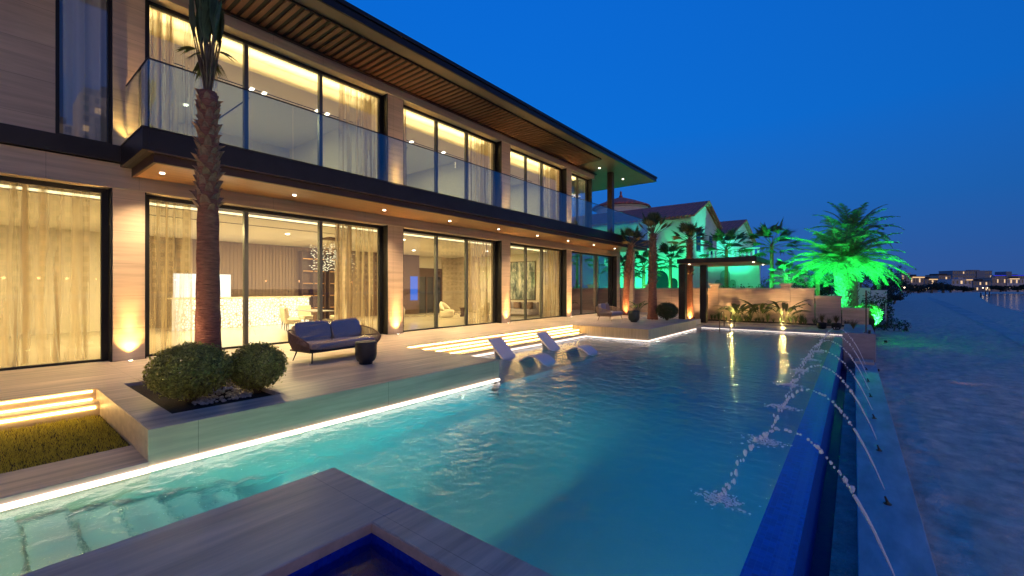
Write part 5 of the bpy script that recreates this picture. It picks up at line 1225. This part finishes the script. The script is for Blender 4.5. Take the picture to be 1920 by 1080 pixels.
# turret
TX, TY = -21.2, 47.0
g = MB(); g.lathe([(2.75, 6), (2.75, 10.75), (3.0, 10.85), (3.0, 11.0)], (TX, TY, 0), 40); tu = npart(g, 'turret', M['whitetrim'])
g = MB(); g.lathe([(3.35, 10.95), (3.2, 11.15), (1.7, 11.75), (.25, 12.25)], (TX, TY, 0), 40); g.build('turret_roof', tilemat('turret_tile', (.62, .17, .12), 'X'), tu)
g = MB(); g.lathe([(.16, 12.2), (.22, 12.4), (.1, 12.55), (.14, 12.8), (.03, 13.0)], (TX, TY, 0), 12); g.build('finial', M['rooftile'], tu)
for an in (-2.2, -1.5, -.75, -.1):
    cx, cy = TX + 2.74 * math.cos(an), TY + 2.74 * math.sin(an); g = MB(); g.tube([(cx, cy, 9.9), (cx + .06 * math.cos(an), cy + .06 * math.sin(an), 9.9)], .32, 14); g.build('window', M['far_window'], tu)
# wall openings
def arch(x, y, w, h, z0=0, axis='y', n=10, thick=.12):
    pts = [(-w, z0)] + [(-w * math.cos(PI * k / n), z0 + h - w + w * math.sin(PI * k / n)) for k in range(n + 1)] + [(w, z0)]
    g = MB()
    if axis == 'y': g.extr([(x + a, b_) for a, b_ in pts][::-1], 'y', y - thick, y)if False else g.v.extend([]) or None
    b = 0; m_ = len(pts); g.v = [(x + a, y - thick, b_) for a, b_ in pts] + [(x + a, y, b_) for a, b_ in pts] if axis == 'y' else [(y, x + a, b_) for a, b_ in pts] + [(y + thick, x + a, b_) for a, b_ in pts]
    g.f = [tuple(range(m_)), tuple(range(2*m_ - 1, m_ - 1, -1))] + [(i, i + m_, (i + 1) % m_ + m_, (i + 1) % m_) for i in range(m_)]
    return g
for px_, w, h in ((1237, .75, 3.3), (1262, .4, 2.6), (1222, .4, 2.6)):
    x = at(px_, YA - .1); a = arch(x, YA - .02, w + .18, h + .18, thick=.06); fr = npart(a, 'arch_surround', M['whitetrim']); a = arch(x, YA - .081, w, h, thick=.03); a.build('arch_window', M['far_window'], fr)
# arched loggia beside the front wall
g = MB(); g.box(-11.0, -6.6, 44.0, 44.4, 0, 4.3); npart(g, 'loggia_wall', M['whitetrim'])
for px_, w, h in ((1347, .28, 2.5), (1360, .42, 3.4), (1374, .28, 2.5)):
    x = at(px_, 44.0); fr = npart(arch(x, 43.99, w + .12, h + .12, thick=.08), 'arch_surround', M['whitetrim']); arch(x, 43.90, w, h, thick=.02).build('arch_window', mat('arch_shade', (.25, .30, .27), .8), fr)
g = MB(); g.box(-11.0, -6.4, 42.6, 44.0, 4.1, 4.3); npart(g, 'balcony_slab', M['whitetrim'])
g = MB(); g.box(-11.0, -6.4, 42.55, 42.7, 5.15, 5.28); g.box(-11.0, -6.4, 42.55, 42.7, 4.3, 4.4); x = -10.9
while x < -6.4: g.box(x, x + .14, 42.57, 42.68, 4.4, 5.15); x += .36
npart(g, 'balustrade', M['whitetrim'])
g = MB(); g.box(-10.99, -10.93, 40.2, 41.4, 5.0, 7.0); npart(g, 'window', M['far_window'])
g = MB(); g.box(-10.99, -10.93, 44.6, 45.6, 5.0, 6.8); npart(g, 'window', M['far_window'])
g = MB(); g.box(-6.6, -3.9, 52, 56, 0, 3.6); npart(g, 'low_wing', M['whitetrim'])
# blue garden wall by the beach
bw = thing('beach_wall', 'blue shaded garden wall reaching the sand, left of the marker post', 'wall', (1, 63, -1.3))
x0, x1 = at(1633, 63), at(1663, 63)
g = MB(); g.box(x0, x1, 62.8, 63.1, -1.3, 1.42); g.build('wall_panel', M['whitetrim'], bw)
g = MB(); g.box(x0 - .03, x1 + .03, 62.75, 63.15, 1.42, 1.50); g.build('wall_cap', M['whitetrim'], bw)
sw_ = thing('stepped_white_wall', 'low stepped white wall behind the dark hedge, lit green', 'wall', (-1.5, 48, -1))
for k, (pa, pb, zt_) in enumerate(((1528, 1575, 1.15), (1596, 1612, 2.2), (1612, 1632, 1.75))):
    g = MB(); g.box(at(pa, 48), at(pb, 48), 48, 48.2, -1.3, zt_); g.build('wall_section', M['whitetrim'], sw_)
flood(-3.8, 46.0, .05, (-2.6, 48, 1.0), 260, 'green floodlight washing the low white wall')

# dark trees beyond
def tree(px_, d, r, h, lb, n=1500, z=-1.0):
    t_ = (px_ - 960) / 806.6; x = d * (-math.sin(TH) + t_ * math.cos(TH)); y = d * (math.cos(TH) + t_ * math.sin(TH)); rnd = random.Random(px_)
    t = thing('dark_tree', lb, 'tree', (x, y, z), 'dark trees along the beach')
    g = MB()
    for _ in range(9):
        a = rnd.uniform(0, 6.28); q = rnd.random() ** .6 * r * .7; leafcloud(g, (x + q * math.cos(a), y + q * math.sin(a), z + h * rnd.uniform(.35, .85)), (r * rnd.uniform(.3, .5),) * 2 + (h * .22,), n // 9, max(.12, d * .0022), .2, rnd=rnd)
    g.build('crown', M['treefar'], t)
    g = MB(); g.tube([(x, y, z), (x + .2, y, z + h * .3), (x, y + .2, z + h * .6)], [r * .09, r * .06, r * .03], 8)
    for k in range(4): a = k * 1.6; g.tube([(x, y, z + h * .3), (x + r * .5 * math.cos(a), y + r * .5 * math.sin(a), z + h * .65)], [r * .04, r * .012], 5)
    g.build('trunk', M['twig'], t)
tree(1612, 60, 4.5, 5.6, 'dark tree just right of the date palm trunk', 2400)
tree(1640, 75, 5.2, 6.8, 'dark tree behind the blue garden wall', 2400)
tree(1668, 96, 4.6, 6.0, 'dark tree where the beach vegetation ends', 1600, -1.3)
tree(1676, 84, 2.2, 2.0, 'low dark scrub at the edge of the sand', 900, -1.3)
tree(1500, 58, 5.0, 5.4, 'dark tree behind the capped wall pier', 2200)
tree(1552, 62, 4.6, 5.2, 'dark tree left of the date palm, beyond the stepped wall', 2200)
tree(1430, 60, 4.0, 4.6, 'dark tree behind the pergola roof end', 1500)

# ================================================================ SKYLINE
def fb(name, cat, p0, p1, ytop, d, m, label, floors, nw, roof=None, lit=.25, strip=None, dep=12, base=-1.3, wing=None):
    """building at its true distance: body, roof or parapet, windows dark and lit"""
    def XY(p, dd): t_ = (p - 960) / 806.6; return Vector((dd * (-math.sin(TH) + t_ * math.cos(TH)), dd * (math.cos(TH) + t_ * math.sin(TH)), 0))
    a, b = XY(p0, d), XY(p1, d); h = (539.5 - ytop) * d / 806.6 + 1.7; u = (b - a).normalized(); w = (b - a).length; nrm = Vector((u.y, -u.x, 0))
    if nrm.dot(a) > 0: nrm = -nrm
    t = thing(name, label, cat, (a.x, a.y, base)); rnd = random.Random(int(p0))
    def Q(s, o_, z): q = a + u * s - nrm * o_; return (q.x, q.y, z)
    def bx(g, s0, s1, o0, o1, z0, z1):
        k = len(g.v); g.v += [Q(s0, o0, z0), Q(s1, o0, z0), Q(s1, o1, z0), Q(s0, o1, z0), Q(s0, o0, z1), Q(s1, o0, z1), Q(s1, o1, z1), Q(s0, o1, z1)]
        g.f += [(k, k+3, k+2, k+1), (k+4, k+5, k+6, k+7), (k, k+1, k+5, k+4), (k+1, k+2, k+6, k+5), (k+2, k+3, k+7, k+6), (k+3, k, k+4, k+7)]
    g = MB(); bx(g, 0, w, 0, dep, base, h)
    if wing: bx(g, w * wing[0], w * wing[1], -.8, dep * .8, base, h + (h - base) * wing[2])
    g.build('wall', m, t)
    g = MB(); bx(g, -.4, w + .4, -.6, dep + .3, h + .01, h + .45)
    if roof == 'pitch': bx(g, w * .1, w * .9, dep * .2, dep * .8, h + .46, h + 1.4)
    else: bx(g, w * .55, w * .8, dep * .3, dep * .6, h + .46, h + 1.8)
    g.build('roof', M['far_roof'] if roof else m, t)
    fh = (h - base) / floors
    for f_ in range(floors):
        for k in range(nw):
            s0 = w * (k + .25) / nw; s1 = w * (k + .72) / nw; z0 = base + fh * (f_ + .3); z1 = base + fh * (f_ + .8); gd = MB(); bx(gd, s0, s1, -.06, .1, z0, z1); gd.build('window', M['far_lit2'] if rnd.random() < lit else M['far_window'], t)
    if strip: g = MB(); bx(g, w * strip[0], w * strip[1], -.75, -.62, h - fh * .12, h + .0); g.build('light_cove', strip[2], t)
    return t
SG = 'villas along the far beach'
for a in [('beach_villa', 'house', 1690, 1706, 512, 300, M['far_white'], 'pale two storey beach house at the left end of the skyline', 2, 3, None, .2, None),
          ('beach_villa', 'house', 1707, 1732, 518, 310, M['concrete_far'], 'far villa with a long glowing orange eave', 2, 5, 'flat', .3, (.1, 1, M['far_lit'])),
          ('beach_villa', 'house', 1733, 1758, 522, 320, M['far_grey'], 'far grey villa with a short glowing eave', 2, 4, 'flat', .2, (.3, .95, M['far_lit'])),
          ('beach_villa', 'house', 1760, 1783, 515, 380, M['concrete_far'], 'reddish far villa with a shallow roof left of the long hotel', 2, 4, 'pitch', .1, None),
          ('beach_villa', 'house', 1784, 1822, 523, 360, M['far_white'], 'white far villa before the long hotel with a lit corner', 2, 5, None, .3, (.7, 1, M['far_lit'])),
          ('beach_villa', 'house', 1824, 1858, 526, 370, M['far_grey'], 'grey far villa under the right part of the hotel', 2, 6, 'flat', .2, None),
          ('beach_villa', 'house', 1860, 1886, 520, 380, M['concrete_far'], 'beige far villa right of the hotel', 2, 6, None, .2, None),
          ('beach_villa', 'house', 1888, 1925, 521, 380, M['far_white'], 'pale far villa at the right edge of the picture', 2, 7, 'flat', .35, (.1, .6, M['far_lit2'])),
          ]: fb(*a)
fb('hotel', 'hotel', 1786, 1860, 507, 620, M['far_grey'], 'long dark hotel block above the beach villas', 5, 16, None, .06, None, 20, wing=(.6, .82, .02))
fb('blue_lit_building', 'building', 1862, 1930, 515, 700, M['far_grey'], 'far building edged with blue light behind the rightmost villas', 4, 14, None, .1, (.0, 1, M['far_blue']), 20, wing=(.35, .5, .25))
for px_, d, r, h, lb in ((1702, 250, 8, 7, 'dark beach tree before the leftmost far villa'), (1722, 260, 7, 5, 'dark beach tree under the glowing eave'), (1746, 270, 9, 6.5, 'dark beach tree before the grey far villa'), (1768, 280, 9, 8, 'broad dark beach tree left of the white far villa'), (1782, 300, 8, 6, 'dark beach tree before the white far villa'), (1806, 320, 7, 5, 'low beach tree beneath the hotel'), (1876, 340, 8, 5, 'low beach tree before the beige far villa'), (1908, 340, 8, 5.5, 'low beach tree before the rightmost far villa')):
    tree(px_, d, r, h, lb, 700, -1.3)
# tall glowing beach lamps and lights
def lamppost(x, y, z, h, lb, grp, r=.3, m=None):
    t = thing('street_lamp', lb, 'street lamp', (x, y, z), grp)
    g = MB(); g.tube([(x, y, z), (x, y, z + h)], [.09, .05], 6); g.build('pole', M['far_roof'], t)
    g = MB(); g.blob((x, y, z + h + r), r, 8, 6); g.build('lamp_head', m or emis('street_lamp_glow', (1, .55, .25), 9), t)
slm = emis('promenade_lamp_glow', (1, .52, .22), 14); slb = emis('beach_lamp_glow', (1, .75, .5), 5)
for i, (px_, d) in enumerate(((1696, 230), (1741, 290), (1796, 330), (1843, 350), (1852, 352), (1880, 360), (1893, 362), (1913, 365))):
    t_ = (px_ - 960) / 806.6; x = d * (-math.sin(TH) + t_ * math.cos(TH)); y = d * (math.cos(TH) + t_ * math.sin(TH))
    lamppost(x, y, -1.3, 3.0, ['street lamp glowing at the left end of the far beach', 'street lamp below the grey far villa', 'street lamp before the white far villa', 'left one of two street lamps below the hotel', 'right one of two street lamps below the hotel', 'street lamp below the beige far villa', 'street lamp between the two rightmost villas', 'street lamp at the right edge of the far beach'][i], 'street lamps on the far beach', .38, slb)
for i, (px_, yb) in enumerate(((1839, 557), (1848, 553), (1855, 553.5))):
    x, y = P(px_, yb, -1.3); t = thing('mooring_post', ['dark wooden post in the shallow water, leftmost of three', 'dark wooden post in the shallow water, middle of three', 'dark wooden post in the shallow water, rightmost of three'][i], 'post', (x, y, -1.3), 'posts in the shallow bay')
    g = MB(); g.tube([(x, y, -1.4), (x, y, .3)], .16, 8); g.build('shaft', M['far_roof'], t)

# ================================================================ ACROSS THE BAY (seen mirrored in the windows)
def tower(x, y0, y1, h, lb, fl, nw, crown=True):
    t = thing('apartment_tower', lb, 'apartment tower', (x, (y0 + y1) / 2, -.6), 'towers across the bay'); g = MB(); g.box(x, x + 18, y0, y1, -.6, h); g.build('wall', mat('tower_render', (.55, .44, .32), .8, emit=(.8, .5, .26), es=.22), t)  # walls emit weakly: the warm light on them is put into the material
    fh = (h + .6) / fl; w = (y1 - y0) / nw; gd = MB(); gl_ = MB(); gb = MB(); rnd = random.Random(int(y0))
    for f_ in range(fl):
        for k in range(nw):
            (gl_ if rnd.random() < .12 else gd).box(x - .1, x + .2, y0 + w * (k + .25), y0 + w * (k + .75), -.6 + fh * (f_ + .25), -.6 + fh * (f_ + .8))
        if f_ % 1 == 0: gb.box(x - .6, x - .11, y0 + w * .1, y1 - w * .1, -.6 + fh * f_ - .15, -.6 + fh * f_ + .15)
    gd.build('window', M['far_window'], t)['kind'] = 'stuff'; gl_.build('lit_window', M['far_lit'], t)['kind'] = 'stuff'; gb.build('balcony_slab', M['far_white'], t)
    if crown:
        g = MB()
        for k in range(3): g.box(x + 2, x + 12, y0 + (y1 - y0) * (.08 + .3 * k), y0 + (y1 - y0) * (.30 + .3 * k), h, h + 5 - abs(k - 1) * 2)
        g.build('crown_block', M['concrete_far'], t)
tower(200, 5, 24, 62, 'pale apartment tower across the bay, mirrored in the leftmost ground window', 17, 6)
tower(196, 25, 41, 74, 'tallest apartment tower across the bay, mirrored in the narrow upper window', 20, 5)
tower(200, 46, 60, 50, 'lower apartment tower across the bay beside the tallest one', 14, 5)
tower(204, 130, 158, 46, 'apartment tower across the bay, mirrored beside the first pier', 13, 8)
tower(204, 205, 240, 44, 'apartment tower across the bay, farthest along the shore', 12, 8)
for i, y in enumerate((6, 13, 19, 26, 36, 47, 52, 78, 92, 118, 140, 146)):
    lamppost(168, y, -.6, 5.0, 'orange street lamp on the promenade across the bay, mirrored as a dot in the windows', 'promenade lamps across the bay', .42, slm)
